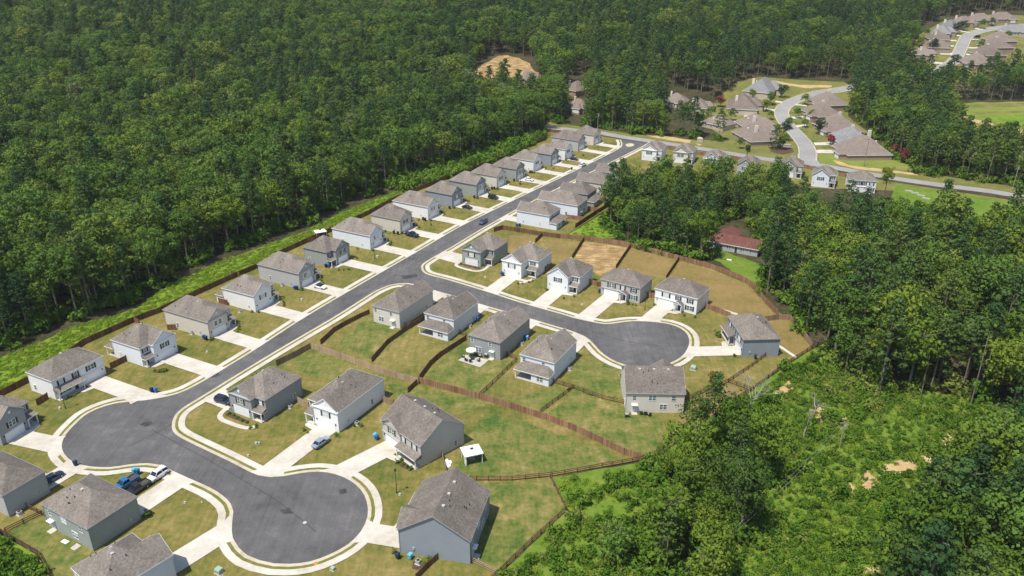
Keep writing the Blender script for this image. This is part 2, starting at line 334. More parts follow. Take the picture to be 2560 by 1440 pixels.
YARDS = [[(700, 912), (778, 872), (835, 891), (897, 914), (957, 938), (963, 1000), (840, 960)], k6((95, 425), (600, 490), (560, 540), (130, 890), (-120, 760), (-240, 720)), k6((1040, 700), (1560, 890), (1210, 1220), (640, 1060), (850, 840)),
         kr((0, 560), (420, 440), (600, 440), (280, 690)), kr((620, 470), (1120, 610), (1500, 720), (1470, 1090), (1300, 1150), (330, 720)), k5((1150, 420), (1290, 60), (1480, -180), (1900, -100), (2900, 280), (2140, 400), (1290, 460)), k5((1430, 520), (2130, 490), (2280, 780), (1610, 1420), (1350, 1280), (1540, 640)),
         [(1530, 1000), (1420, 975), (1440, 905), (1490, 890), (1560, 925), (1562, 1000)], [(100, 1388), (20, 1335), (105, 1290), (245, 1360), (190, 1440), (128, 1440)], [(1045, 962), (1140, 982), (1240, 1010), (1160, 1030), (980, 990), (965, 960)]]
sheet('lawn', [rough_poly(G(p), .5, 1.5, i) for i, p in enumerate(YARDS)], 'yard_green', .036)
sheet('lawn', [rough_poly(G(p), .3, 1.5, i) for i, p in enumerate([[(1545, 673), (1580, 621), (1692, 652), (1665, 697)], [(1672, 700), (1700, 655), (1780, 678), (1868, 714), (1936, 785), (1905, 800), (1822, 790), (1766, 770)], [(1912, 806), (1970, 802), (2024, 870), (1990, 895), (1945, 850)], kr((1740, 600), (2160, 410), (2380, 480), (2010, 720)),
      [(1275, 588), (1350, 592), (1330, 610), (1270, 640)], [(1365, 600), (1452, 604), (1425, 645), (1375, 660)]])], 'dry_lawn', .037)
sheet('straw_plot', [rough_poly(G([(1434, 648), (1462, 603), (1572, 620), (1536, 672), (1500, 690)]), .3, 2)], 'straw', .038)
sheet('grass_strip', [G([(1440, 575), (1535, 516), (1570, 520), (1560, 590), (1480, 603), (1400, 597)])], 'lush', .034)
sheet('lawn', [rough_poly(G([(1775, 640), (1800, 625), (1900, 660), (1930, 690), (1900, 715), (1860, 700)]), .5, 3)], 'meadow', .025)
MEADOW = [(1380, 1195), (1505, 1172), (1605, 1155), (1650, 1138), (1790, 1040), (1902, 958), (1965, 915), (2032, 873), (2060, 860), (2140, 950), (2330, 980), (2480, 1005), (2600, 1100), (2700, 1600), (1150, 1600), (1245, 1440), (1418, 1278)]
sheet('meadow', [rough_poly(G(MEADOW), .3, 3)], 'meadow', .026)
sheet('meadow', [G([(-200, 1275), (0, 1335), (95, 1390), (125, 1445), (130, 1560), (-200, 1560)])], 'lush', .027)
SOILS = [kb((850, 265), (930, 185), (1000, 130), (1030, 205), (930, 240)), kb((1150, 340), (1200, 305), (1255, 345), (1245, 420), (1195, 415)), kb((1290, 375), (1400, 385), (1390, 405), (1300, 400)), kb((1610, 740), (1650, 690), (1710, 662), (1850, 680), (1850, 735), (1700, 785)), kb((1865, 650), (1900, 600), (1930, 640), (2040, 630), (2030, 695), (1920, 712)),
         kb((2000, 570), (2040, 480), (2085, 500), (2062, 640), (2030, 645)), kb((1465, 830), (1525, 735), (1570, 790), (1600, 740), (1610, 790), (1560, 850), (1500, 895)), kb((1378, 865), (1420, 810), (1445, 870), (1400, 895)), kb((960, 1190), (1030, 1180), (1020, 1220), (980, 1215)), kb((740, 350), (775, 340), (785, 385), (750, 380)), kb((1480, 1370), (1600, 1390), (1700, 1400), (1690, 1440), (1500, 1430))]
sheet('bare_soil', [rough_poly(G(p), .7, .9, i) for i, p in enumerate(SOILS)], 'soil', .031)
sheet('meadow', [G([(2225, 500), (2240, 462), (2350, 478), (2600, 517), (2600, 545), (2500, 575), (2420, 560), (2300, 530)])], 'meadow', .03)
sheet('meadow', [G([(1840, 205), (1900, 192), (2000, 200), (2110, 205), (2140, 222), (2120, 262), (2120, 290), (2170, 330), (2230, 395), (2300, 430), (2420, 450), (2700, 490), (2700, 500), (2340, 460), (2115, 424), (1990, 407), (1841, 386), (1654, 357), (1560, 343), (1431, 325), (1360, 316), (1375, 305), (1480, 320), (1580, 335), (1740, 350), (1820, 350), (1750, 300), (1800, 240)])], 'verge', .024)
sheet('verge', [G([(1366, 322), (1431, 332), (1560, 352), (1654, 362), (1841, 392), (2040, 420), (2230, 455), (2560, 505), (2700, 525), (2700, 545), (2350, 485), (2200, 475), (2030, 470), (1850, 450), (1700, 430), (1600, 400), (1612, 362), (1500, 342)])], 'verge', .022)
sheet('lawn', [G(p) for p in (z5((1990, 580), (2000, 500), (2060, 455), (2180, 460), (2200, 595)), z5((2010, 640), (2260, 635), (2260, 690), (2050, 710)), z5((2100, 745), (2240, 745), (2230, 800), (2180, 820)), z6((400, 560), (660, 555), (680, 620), (450, 630)), z6((480, 655), (690, 650), (690, 700), (500, 700)))], 'yard_green', .032)
sheet('lawn', [G(z6((500, 740), (700, 735), (1180, 800), (1200, 720), (1440, 830), (1520, 910), (1060, 870), (640, 850), (520, 830)))], 'field', .031)
sheet('bare_soil', [rough_poly(G(p), .5, 3, i + 40) for i, p in enumerate([z4((300, 205), (550, 215), (720, 240), (890, 270), (860, 305), (640, 280)), z4((950, 310), (1050, 330), (1000, 345)), z6((635, 800), (700, 805), (800, 850), (1500, 935), (1490, 955), (900, 890), (720, 850)), z5((1720, 105), (1850, 125), (2100, 170), (2560, 175), (2560, 205), (2200, 215), (1900, 165))])], 'soil', .035)
sheet('field', [rough_poly(G([(2345, 262), (2450, 256), (2700, 248), (2700, 420), (2450, 410), (2400, 400), (2385, 350), (2370, 300)]), 1.5, 9)], 'field', .03)
sheet('field_crop', [G([(2470, 288), (2700, 283), (2700, 322), (2540, 312), (2480, 299)])], 'lush', .04)
sheet('field_crop', [G(p) for p in ([(2360, 264), (2700, 252), (2700, 262), (2380, 272)], [(2430, 280), (2700, 272), (2700, 277), (2440, 286)], [(2400, 300), (2470, 316), (2560, 342), (2560, 352), (2460, 328), (2395, 308)])], 'verge', .042)
sheet('field_crop', [G(p) for p in ([(2480, 318), (2700, 345), (2700, 352), (2490, 325)], [(2500, 298), (2700, 303), (2700, 310), (2510, 303)])], 'meadow', .044)
sheet('dirt_track', [rough_poly(G([(2366, 277), (2400, 289), (2470, 306), (2570, 329), (2700, 360), (2700, 367), (2560, 336), (2460, 312), (2395, 295), (2362, 282)]), .5, 6)], 'soil', .045)
sheet('dirt_clearing', [rough_poly(G([(1180, 182), (1222, 150), (1265, 136), (1322, 153), (1343, 182), (1335, 215), (1285, 222), (1235, 205)]), 2, 5)], 'straw', .03)
sheet('lawn', [G([(2282, 160), (2285, 110), (2300, 85), (2360, 52), (2480, 36), (2620, 40), (2620, 110), (2530, 180), (2440, 215), (2340, 215), (2250, 215), (2240, 195), (2300, 178)])], 'verge', .03)

b0, b1, b2, b3 = OL, offset_line(OL, .75), offset_line(OL, 1.45), offset_line(OL, 2.95)
b1b, b2b = offset_line(OL, .753), offset_line(OL, 1.447)
road = [p.copy() for p in OL] + G([(1640, 360), (1560, 349)])
sheet('road', [road], 'asphalt', .06)
plain('tar', (.05, .049, .05), .9, .3, .5)
for q in ([(1500, 408), (1300, 510), (1182, 572), (1000, 682), (850, 775), (700, 872), (560, 965), (430, 1060), (330, 1112)], [(380, 1075), (450, 1112), (520, 1150), (620, 1208), (700, 1258), (790, 1330)], [(1010, 692), (1120, 713), (1300, 768), (1440, 815), (1550, 850), (1650, 866)]):
    L = smooth_line(G(q), 2); sheet('paving_seam', band(offset_line(L, -.09), offset_line(L, .09)), 'tar', .064)
sheet('tar_patch', [rough_poly(G(q), .25, .6, i) for i, q in enumerate(([(522, 938), (545, 932), (552, 938), (530, 946)], [(700, 1275), (720, 1270), (735, 1280), (712, 1288)], [(842, 1225), (862, 1222), (868, 1232), (850, 1236)], [(1000, 690), (1040, 685), (1046, 692), (1010, 698)], [(350, 1060), (378, 1052), (385, 1060), (360, 1068)]))], 'tar', .0645)
sheet('kerb', band(b0, b1), 'kerb_concrete', .15)
km = MB()
for a, b in zip(b0, b0[1:]): km.face([(a.x, a.y, .0), (b.x, b.y, .0), (b.x, b.y, .15), (a.x, a.y, .15)])
km.build('kerb', 'kerb_concrete')['kind'] = 'structure'
sheet('verge', band(b1, b2), 'verge', .13)
sheet('pavement', band(b2, b3), 'concrete', .15)
sheet('road', band(offset_line(FARL, -3.4), offset_line(FARL, 3.4)), 'old_asphalt', .055)
sheet('road', band(offset_line(SUB, -4.0), offset_line(SUB, 4.0)), 'old_asphalt', .065)
sheet('road', [smooth_line(G([(1990, 408), (1994, 396), (1997, 384), (2041, 384), (2043, 398), (2052, 414)]), 2)], 'old_asphalt', .068)
sheet('kerb', band(offset_line(SUB, -4.5), offset_line(SUB, -4.0)), 'kerb_concrete', .15)
sheet('kerb', band(offset_line(SUB, 4.0), offset_line(SUB, 4.5)), 'kerb_concrete', .15)
isl = smooth_line(G(z4((20, 335), (50, 318), (110, 318), (138, 335), (100, 358), (45, 358))), 1, True)
im = MB().prism([tuple(p) for p in isl], .0, .2); im.build('traffic_island', 'kerb_concrete')['kind'] = 'structure'
sheet('swale', [G(p) for p in ([(1772, 762), (1845, 784), (1842, 788), (1768, 766)], [(1943, 858), (1993, 892), (1989, 896), (1940, 863)])], 'concrete', .045)
def hit_road(p, d, lines=(OL,)):
    best = 99
    for L in lines:
        for a, b in zip(L, L[1:]):
            e = b - a; den = d.x * e.y - d.y * e.x
            if abs(den) < 1e-9: continue
            q = a - p; t = (q.x * e.y - q.y * e.x) / den; u = (q.x * d.y - q.y * d.x) / den
            if 0 <= u <= 1 and 0 < t < best: best = t
    return best

# ------------------------------------------------------------------ houses
EH, PIT = 5.6, .72
_cache = {}
def win_mesh(w_, h):
    k = ('w', w_, h)
    if k not in _cache:
        b = MB(); n = 2 if w_ > 1.3 else 1
        for x0, x1, z0, z1 in ((-w_/2 - .09, -w_/2, -.09, h + .09), (w_/2, w_/2 + .09, -.09, h + .09), (-w_/2, w_/2, h, h + .09), (-w_/2, w_/2, -.09, 0)): b.box(x0, x1, -.07, .02, z0, z1)
        if n == 2: b.box(-.07, .07, -.065, .015, 0, h)
        b.box(-w_/2, -.07 if n == 2 else w_/2, -.055, .01, h*.5 - .035, h*.5 + .035)
        if n == 2: b.box(.07, w_/2, -.055, .01, h*.5 - .035, h*.5 + .035)
        p = MB().box(-w_/2 + .005, w_/2 - .005, -.03, .008, .005, h - .005)
        s = MB().box(-.24, .24, -.06, .0, -.05, h + .05)
        _cache[k] = (b.mesh('window', 'trim'), p.mesh('pane', 'glass'), s.mesh('shutter', 'shutter'), p.mesh('pane', 'blind'))
    return _cache[k]
rnd = random.Random(5)
def window(root, x, y, z, w_, h, rz=0, shut=False):
    f, p, s, p2 = win_mesh(w_, h)
    o = link('window', f, root, (x, y, z), rz); link('pane', p if rnd.random() < .8 else p2, o)
    if shut:
        for sg in (-1, 1):
            d = Vector((sg * (w_/2 + .36), 0)); d.rotate(Matrix.Rotation(rz, 2)); link('shutter', s, root, (x + d.x, y + d.y, z), rz)
def box_mesh(name, mat, *b):
    k = (name, mat) + b
    if k not in _cache: _cache[k] = MB().box(*b).mesh(name, mat)
    return _cache[k]
def garage_mesh(w_):
    k = ('g', w_)
    if k not in _cache:
        b = MB()
        for i in range(4): b.box(-w_/2, w_/2, -.05, .0, .06 + i * .54, .06 + i * .54 + .515)
        b.box(-w_/2 - .12, -w_/2, -.07, .0, .0, 2.3); b.box(w_/2, w_/2 + .12, -.07, .0, .0, 2.3); b.box(-w_/2 - .12, w_/2 + .12, -.07, .0, 2.3, 2.42)
        _cache[k] = b.mesh('garage_door', 'garage')
    return _cache[k]
def door(root, x, y, rz=0, z=.12, mat='door_dark'):
    if ('d', mat) not in _cache:
        b = MB().box(-.47, .47, -.04, .0, 0, 2.05); t = MB().box(-.6, -.48, -.06, 0, 0, 2.18).box(.48, .6, -.06, 0, 0, 2.18).box(-.6, .6, -.06, 0, 2.181, 2.28); h = MB().box(.33, .39, -.1, -.04, .95, 1.05)
        _cache[('d', mat)] = (b.mesh('front_door', mat), t.mesh('door_frame', 'trim'), h.mesh('handle', 'brass'))
    a, t, h = _cache[('d', mat)]; o = link('front_door', a, root, (x, y, z), rz); link('door_frame', t, o); link('handle', h, o)
def slab_roof(name, quads, parent, mat, th=.14):
    b = MB()
    for q in quads:
        q = [Vector(p) for p in q]
        if (q[1] - q[0]).cross(q[2] - q[0]).z < 0: q = q[::-1]
        b.face(q)
    return b.build(name, mat, parent)
def fascia(parent, edges, mat, d=.2):
    b = MB()
    for p, q in edges:
        p, q = Vector(p), Vector(q); t = (q - p); n = Vector((t.y, -t.x, 0)).normalized() * .02; dz = Vector((0, 0, d)); up = Vector((0, 0, .012))
        b.face([p + n + up, q + n + up, q + n - dz, p + n - dz]); b.face([p - n + up, p - n - dz, q - n - dz, q - n + up]); b.face([p + n + up, p - n + up, q - n + up, q + n + up]); b.face([p + n - dz, q + n - dz, q - n - dz, p - n - dz])
    return b.build('fascia', mat, parent)
def hip_quads(x0, x1, y0, y1, z, p=PIT):
    W_, D_ = x1 - x0, y1 - y0
    if D_ >= W_:
        xm = (x0 + x1) / 2; h = z + W_/2 * p; a, b = (xm, y0 + W_/2, h), (xm, y1 - W_/2, h)
        return [[(x0, y0, z), (x1, y0, z), a], [(x1, y0, z), (x1, y1, z), b, a], [(x1, y1, z), (x0, y1, z), b], [(x0, y1, z), (x0, y0, z), a, b]]
    ym = (y0 + y1) / 2; h = z + D_/2 * p; a, b = (x0 + D_/2, ym, h), (x1 - D_/2, ym, h)
    return [[(x0, y0, z), (x1, y0, z), b, a], [(x1, y0, z), (x1, y1, z), b], [(x1, y1, z), (x0, y1, z), a, b], [(x0, y1, z), (x0, y0, z), a]]
def roof_bits(roof, pts):
    for i, (x, y, z, k) in enumerate(pts):
        if k == 'v': link('roof_vent', box_mesh('roof_vent', 'vent', -.28, .28, -.28, .28, -.25, .22), roof, (x, y, z))
        else:
            if 'pipe' not in _cache: _cache['pipe'] = MB().disc((0, 0), .09, -.2, .42, 8).mesh('vent_pipe', 'pipe')
            link('vent_pipe', _cache['pipe'], roof, (x, y, z))
drives = []; walks = []
HOUSES = {}
def flipx(W_, fl): return (lambda x: W_ - x) if fl else (lambda x: x)
def make_house(key, label, fl_roof, deg, W, D, kind, col, style='open', flip=False, ext=False, fcol=None, drive=True, ends='hip', rear=True, group='two-storey houses of the estate', shut=True, far=False, walk=True, roofmat='shingle', pj=1.6):
    """fl_roof: roof corner at the front left as seen from its street; x runs along the front, y into the house"""
    rz = R(deg); ux = Vector((math.cos(rz), math.sin(rz))); uy = Vector((-ux.y, ux.x))
    o2 = Vector(fl_roof) + ux * .3 + uy * .3
    root = thing('house', label, 'house', (o2.x, o2.y, terr(o2.x, o2.y)), rz, group); HOUSES[key] = (o2, ux, uy, W, D, label)
    W -= .6; D -= .6; wl = 'siding_' + col; tr = 'grey_trim' if col in ('grey', 'darkgrey', 'greengrey', 'slate', 'shade') else 'trim'
    if col in ('beige', 'cream', 'lightgrey', 'tan'): tr = 'vent'
    fx = flipx(W, flip); X = lambda a, b: (min(fx(a), fx(b)), max(fx(a), fx(b)))
    r = random.Random(sum(map(ord, key)))
    def P2(x, y): return (fx(x), y)
    if kind == 'bay':
        bw = min(7.3, W - 2.3)
        foot = [P2(0, 0), P2(bw, 0), P2(bw, pj), P2(W, pj), P2(W, D), P2(0, D)]
        if flip: foot = foot[::-1]
        wall = MB().prism(foot, -.3, EH); gx = bw / 2
        xr = bw / 2; hb = EH + (bw / 2 + .3) * PIT
        tri = [(fx(.0), .0, EH), (fx(bw), .0, EH), (fx(xr), .0, hb - .3 * PIT * .3 - .06)]
        wall.face(tri if not flip else tri[::-1]); wall.build('wall', wl, root)
        quads = [[(fx(x), y, z) for x, y, z in q] for q in hip_quads(-.3, W + .3, pj - .3, D + .3, EH)]
        C_ = (xr, pj - .3 + xr + .3, hb)
        quads += [[(fx(x), y, z) for x, y, z in q] for q in ([(-.3, -.3, EH), (xr, -.3, hb), C_, (-.3, pj - .3, EH)], [(xr, -.3, hb), (bw + .3, -.3, EH), (bw + .3, pj - .3, EH), C_])]
        roof = slab_roof('roof', quads, root, roofmat)
        e = [((fx(a), b, EH), (fx(c), d, EH)) for a, b, c, d in ((-.3, -.3, -.3, D + .3), (-.3, D + .3, W + .3, D + .3), (W + .3, D + .3, W + .3, pj - .3), (W + .3, pj - .3, bw + .3, pj - .3), (bw + .3, pj - .3, bw + .3, -.3))]
        e += [((fx(-.3), -.3, EH), (fx(xr), -.3, hb)), ((fx(xr), -.3, hb), (fx(bw + .3), -.3, EH))]
        fascia(roof, e, tr)
        if style == 'closed':
            x0, x1 = X(-.28, bw + .28)
            MB().box(x0, x1, -.34, .02, EH - .22, EH - .02).face([(x0, -.34, EH - .018), (x1, -.34, EH - .018), (x1, .0, EH + .22), (x0, .0, EH + .22)]).build('pediment_band', tr, root)
        link('gable_vent', box_mesh('gable_vent', 'trim', -.28, .28, -.07, .0, -.3, .3), root, (fx(xr), -.001, EH + 1.25))
        if style == 'closed' and not shut:
            x0, x1 = X(gx - 1.75, gx + 1.75)
            MB().box(x0, x1, -.09, -.002, 2.75, 2.95).box(x0, x1, -.09, -.002, 4.75, 4.95).box(x0, x0 + .2, -.088, -.002, 2.951, 4.749).box(x1 - .2, x1, -.088, -.002, 2.951, 4.749).build('window_surround', 'trim', root)
            for s in (-.8, .8): window(root, fx(gx + s), -.002, 3.2, .85, 1.35)
        else: window(root, fx(gx), -.002, 3.3, 1.75, 1.4, 0, shut)
        link('garage_door', garage_mesh(4.9), root, (fx(gx), -.002, 0))
        for s in (-2.85, 2.85): link('wall_lamp', box_mesh('wall_lamp', 'dark', -.1, .1, -.2, .0, 0, .35), root, (fx(gx + s), -.003, 1.8))
        x0, x1 = X(bw + .02, W)
        MB().box(x0, x1, pj - 1.85, pj - .01, -.2, .13).build('porch_floor', 'concrete', root)
        a0, a1 = X(bw + .01, W + .25); py_ = pj - 1.95
        pr = MB().face([(a0, py_, 2.62), (a1, py_, 2.62), (a1, pj, 3.35), (a0, pj, 3.35)]).face([(a0, py_, 2.45), (a0, pj, 2.45), (a1, pj, 2.45), (a1, py_, 2.45)])
        po = pr.build('porch_roof', roofmat, root); fascia(po, [((a0, py_, 2.62), (a1, py_, 2.62)), ((fx(W + .25), py_, 2.62), (fx(W + .25), pj, 2.62))], 'trim')
        for xx in (bw + .2, W - .12): link('porch_column', box_mesh('porch_column', 'trim', -.11, .11, -.11, .11, .13, 2.46), root, (fx(xx), pj - 1.7, 0))
        door(root, fx((bw + W) / 2), pj - .002); window(root, fx((bw + W) / 2), pj - .002, 3.75, .8, 1.2, 0, shut and W - bw > 2.6)
        hy = D - 3.0; pts = [(fx(W * .42), pj + W * .5 + .8, EH + W * .5 * PIT - .55, 'v'), (fx(W * .56), pj + W * .52, EH + W * .47 * PIT - .3, 'v')]
        for i in range(5): yy = D * r.uniform(.45, .8); xx = r.uniform(.12, .3) * W; pts.append((fx(xx if i % 2 else W - xx), yy, EH + (xx + .3) * PIT, 'p'))
        roof_bits(roof, pts)
        gyw = 0
        door_walk = ((bw + W) / 2, -.25) if pj < 2 else ((bw + W) / 2, pj - 1.85)
    else:                                                   # wide house: ridge along the front
        foot = [(0, 0), (W, 0), (W, D), (0, D)]; wall = MB().prism(foot, -.3, EH); p = PIT * .88
        gx = 3.6; ym = D * .5
        if ends == 'gable':
            hr = EH + (D / 2 + .3) * p
            for x in (0, W):
                tri = [(x, 0, EH), (x, D, EH), (x, ym, hr - .24)]; wall.face(tri if x else tri[::-1])
            A, B = (-.3, ym, hr), (W + .3, ym, hr)
            quads = [[(-.3, -.3, EH), (W + .3, -.3, EH), B, A], [(W + .3, D + .3, EH), (-.3, D + .3, EH), A, B]]
            e = [((-.3, -.3, EH), (W + .3, -.3, EH)), ((W + .3, D + .3, EH), (-.3, D + .3, EH)), ((-.3, -.3, EH), A), (A, (-.3, D + .3, EH)), ((W + .3, -.3, EH), B), (B, (W + .3, D + .3, EH))]
        else:
            quads = hip_quads(-.3, W + .3, -.3, D + .3, EH, p); e = [((-.3, -.3, EH), (W + .3, -.3, EH)), ((W + .3, -.3, EH), (W + .3, D + .3, EH)), ((W + .3, D + .3, EH), (-.3, D + .3, EH)), ((-.3, D + .3, EH), (-.3, -.3, EH))]
        if style == 'gable':                                # cross gable over the garage
            gw = 6.9; x0_, x1_ = gx - gw / 2, gx + gw / 2; hg = EH + gw / 2 * p + .12
            yv = -.3 + (hg - EH) / p
            quads += [[(fx(a), b, c) for a, b, c in q] for q in ([(x0_, -.62, EH), (gx, -.62, hg), (gx, yv, hg), (x0_, -.3, EH + .001)], [(gx, -.62, hg), (x1_, -.62, EH), (x1_, -.3, EH + .001), (gx, yv, hg)])]
            tri = [(fx(x0_ + .3), -.2, EH + .05), (fx(x1_ - .3), -.2, EH + .05), (fx(gx), -.2, hg - .2)]; wall.face(tri if not flip else tri[::-1])
            e += [((fx(x0_), -.62, EH), (fx(gx), -.62, hg)), ((fx(gx), -.62, hg), (fx(x1_), -.62, EH))]
        wall.build('wall', wl, root); roof = slab_roof('roof', quads, root, roofmat); fascia(roof, e, tr)
        for x, ww in ((gx, 1.75), (W * .56, .85), (W * .84, 1.0)): window(root, fx(x), -.002, 3.35, ww, 1.4, 0, shut)
        x0, x1 = X(.0, 7.1); MB().box(x0, x1, -.22, -.001, 2.66, 2.8).build('pent_band', tr, root)
        link('garage_door', garage_mesh(4.9), root, (fx(gx), -.002, 0))
        for s in (-2.85, 2.85): link('wall_lamp', box_mesh('wall_lamp', 'dark', -.1, .1, -.2, .0, 0, .35), root, (fx(gx + s), -.003, 1.8))
        px0, px1 = (7.1, W) if style != 'smallporch' else (7.0, 9.6)
        a0, a1 = X(px0 + .05, px1); pd = 1.7
        MB().box(a0, a1, -pd, -.01, -.2, .13).build('porch_floor', 'concrete', root)
        if style == 'smallporch':
            xm = (a0 + a1) / 2; zz = 2.65
            po = slab_roof('porch_roof', [[(a0 - .2, -pd - .2, zz), (xm, -pd - .2, zz + 1.0), (xm, .0, zz + 1.0), (a0 - .2, .0, zz)], [(xm, -pd - .2, zz + 1.0), (a1 + .2, -pd - .2, zz), (a1 + .2, .0, zz), (xm, .0, zz + 1.0)], [(a0 - .1, -pd, zz), (a1 + .1, -pd, zz), (xm, -pd, zz + .86)]], root, roofmat)
            fascia(po, [((a0 - .2, -pd - .2, zz), (xm, -pd - .2, zz + 1)), ((xm, -pd - .2, zz + 1), (a1 + .2, -pd - .2, zz))], 'trim')
            link('porch_gable', MB().face([(a0, -pd - .02, zz), (a1, -pd - .02, zz), (xm, -pd - .02, zz + .8)]).mesh('porch_gable', wl), po)
            dx = xm; window(root, fx(W * .84), -.002, .95, 1.75, 1.5, 0, shut)
        else:
            q0, q1 = min(a0, a1) - .15, max(a0, a1) + .2
            po = MB().face([(q0, -pd - .3, 2.62), (q1, -pd - .3, 2.62), (q1, .0, 3.4), (q0, .0, 3.4)]).face([(q0, -pd - .3, 2.45), (q0, 0, 2.45), (q1, 0, 2.45), (q1, -pd - .3, 2.45)]).face([(q0, -pd - .3, 2.62), (q0, 0, 3.4), (q0, 0, 2.5), (q0, -pd - .3, 2.5)]).face([(q1, -pd - .3, 2.62), (q1, -pd - .3, 2.5), (q1, 0, 2.5), (q1, 0, 3.4)]).build('porch_roof', roofmat, root)
            fascia(po, [((q0, -pd - .3, 2.62), (q1, -pd - .3, 2.62))], 'trim'); dx = fx(8.4); window(root, fx(W * .8), -.002, .9, 1.75, 1.5, 0, shut)
        for xx in (px0 + .25, px1 - .15): link('porch_column', box_mesh('porch_column', 'trim', -.11, .11, -.11, .11, .13, 2.66), root, (fx(xx), -pd + .15, 0))
        door(root, dx, -.002); door_walk = (fx(dx), -pd)
        pts = [(W * f, ym + .9, EH + (D / 2 - .6) * p, 'v') for f in (.25, .5, .75)] if ends == 'gable' else [(W * .5, ym + .7, EH + (D / 2 - .4) * p, 'v')]
        for i in range(5): yy = r.uniform(.6, .85) * D; pts.append((W * r.uniform(.3, .7), yy, EH + (D + .3 - yy) * p, 'p'))
        roof_bits(roof, pts)
    # corner boards
    for x, y in ((0, 0), (W, D), (0, D)) if kind == 'bay' else ((0, 0), (W, 0), (W, D), (0, D)):
        x = fx(x) if kind == 'bay' else x
        sx, sy = (-1 if x < W / 2 else 1), (-1 if y < D / 2 else 1)
        link('corner_board', box_mesh('corner_board', tr if tr != 'grey_trim' else wl, -.07, .07, -.07, .07, -.2, EH - .03), root, (x + sx * .015, y + sy * .015, 0))
    # rear and sides
    if rear:
        for x, z, ww, hh in ((W * .18, 3.5, 1.0, 1.3), (W * .55, 3.5, 1.7, 1.3), (W * .86, 3.5, .8, 1.2)) if kind != 'bay' else ((fx(W * .32), 3.6, .8, 1.2), (fx(W * .9), 3.6, .8, 1.2)): window(root, x, D + .002, z, ww, hh, math.pi)
        if not ext:
            window(root, W * .35 if kind != 'bay' else fx(W * .7), D + .002, 1.0, 1.7, 1.4, math.pi)
            dx = W * .85 if kind != 'bay' else fx(W * .25); door(root, dx, D + .002, math.pi, .15, 'blind')
            link('door_canopy', box_mesh('door_canopy', 'trim', -.75, .75, -.9, 0, 2.35, 2.43), root, (dx, D + .003, 0), math.pi)
            link('step', box_mesh('step', 'concrete', -.7, .7, -1.3, -.01, -.2, .12), root, (dx, D + .003, 0), math.pi)
        sx = W if not flip else 0
        window(root, fx(W) + (.002 if not flip else -.002), D * .8, .9, .8, 1.3, R(90 if not flip else -90))
        if kind == 'bay' and style == 'closed': window(root, fx(0) + (-.002 if not flip else .002), D * .72, .9, .8, 1.3, R(-90 if not flip else 90))
        mb = box_mesh('meter_box', 'ac_grey', -.18, .18, -.16, 0, 1.2, 1.8); link('meter_box', mb, root, (fx(0) + (-.002 if not flip else .002), D * .2, 0), R(-90 if not flip else 90))
    if ext:                                                 # one-storey wing with covered patio across the back
        x0, x1 = 0 - .02, W + .02; ed = 3.2; xm = W * .52; H1 = 2.75
        a0, a1 = X(-.02, xm); c0, c1 = X(xm, W + .02)
        MB().box(a0, a1, D + .01, D + ed, -.3, H1).build('rear_wing', wl, root)
        q = [(x0 - .3, D + .005, H1 + 1.3), (x1 + .3, D + .005, H1 + 1.3), (x1 + .3, D + ed + .35, H1), (x0 - .3, D + ed + .35, H1)]
        q = [[(x0 + 1.6, D + .005, H1 + 1.3), (x1 - 1.6, D + .005, H1 + 1.3), (x1 + .3, D + ed + .35, H1), (x0 - .3, D + ed + .35, H1)], [(x0 - .3, D + .005, H1), (x0 + 1.6, D + .005, H1 + 1.3), (x0 - .3, D + ed + .35, H1)], [(x1 + .3, D + .005, H1), (x1 - 1.6, D + .005, H1 + 1.3), (x1 + .3, D + ed + .35, H1)]]
        po = slab_roof('rear_roof', q, root, roofmat); fascia(po, [((x0 - .3, D + ed + .35, H1), (x1 + .3, D + ed + .35, H1)), ((x0 - .3, D, H1), (x0 - .3, D + ed + .35, H1)), ((x1 + .3, D, H1), (x1 + .3, D + ed + .35, H1))], 'trim')
        MB().box(c0, c1, D + .02, D + ed + .1, -.2, .14).build('patio_floor', 'stone', root)
        link('porch_column', box_mesh('porch_column', 'trim', -.11, .11, -.11, .11, .13, 2.75), root, (fx(W - .1), D + ed - .05, 0))
        window(root, fx(xm * .5), D + ed + .002, .9, 1.7, 1.35, math.pi); door(root, fx((xm + W) / 2), D + .012, math.pi, .15, 'blind')
    g2 = o2 + ux * fx(gx); n = -uy
    if drive:
        t = hit_road(g2 + n * .5, n) + .5
        if t > 40: t = 12
        hw = 2.75; nf = .9
        def reach(s):
            q = hit_road(g2 + ux * s + n * .5, n) + .5
            return min(max(q, t - 2.2), t + 2.2) - .02
        A = [g2 - ux * hw + n * -.0, g2 + ux * hw, g2 + ux * hw + n * (reach(hw) - 2.0)] + [g2 + ux * s + n * reach(s) for s in (hw + nf, hw, hw * .6, hw * .3, 0, -hw * .3, -hw * .6, -hw, -hw - nf)] + [g2 - ux * hw + n * (reach(-hw) - 2.0)]
        drives.append(A)
        if walk:
            wx = fx(door_walk[0]); s = 1 if wx > fx(gx) else -1
            y0 = -(door_walk[1])
            if kind == 'bay' and pj > 2: y0 = .0
            c0 = o2 + ux * (fx(gx) + s * (hw - .05)); Q = [c0 + n * (y0 + .15), o2 + ux * (wx + s * .7) + n * (y0 + .15) , o2 + ux * (wx + s * .8) + n * (y0 + .8), o2 + ux * (wx + s * .3) + n * (y0 + 1.5), c0 + n * (y0 + 2.0)]
            Q[0] = o2 + ux * (fx(gx) + s * (hw - .05)) + n * (y0 + .15); walks.append(Q)
    return root

LR = 'beside the main street, woods behind'
def H(*a, **k): return make_house(*a, **k)
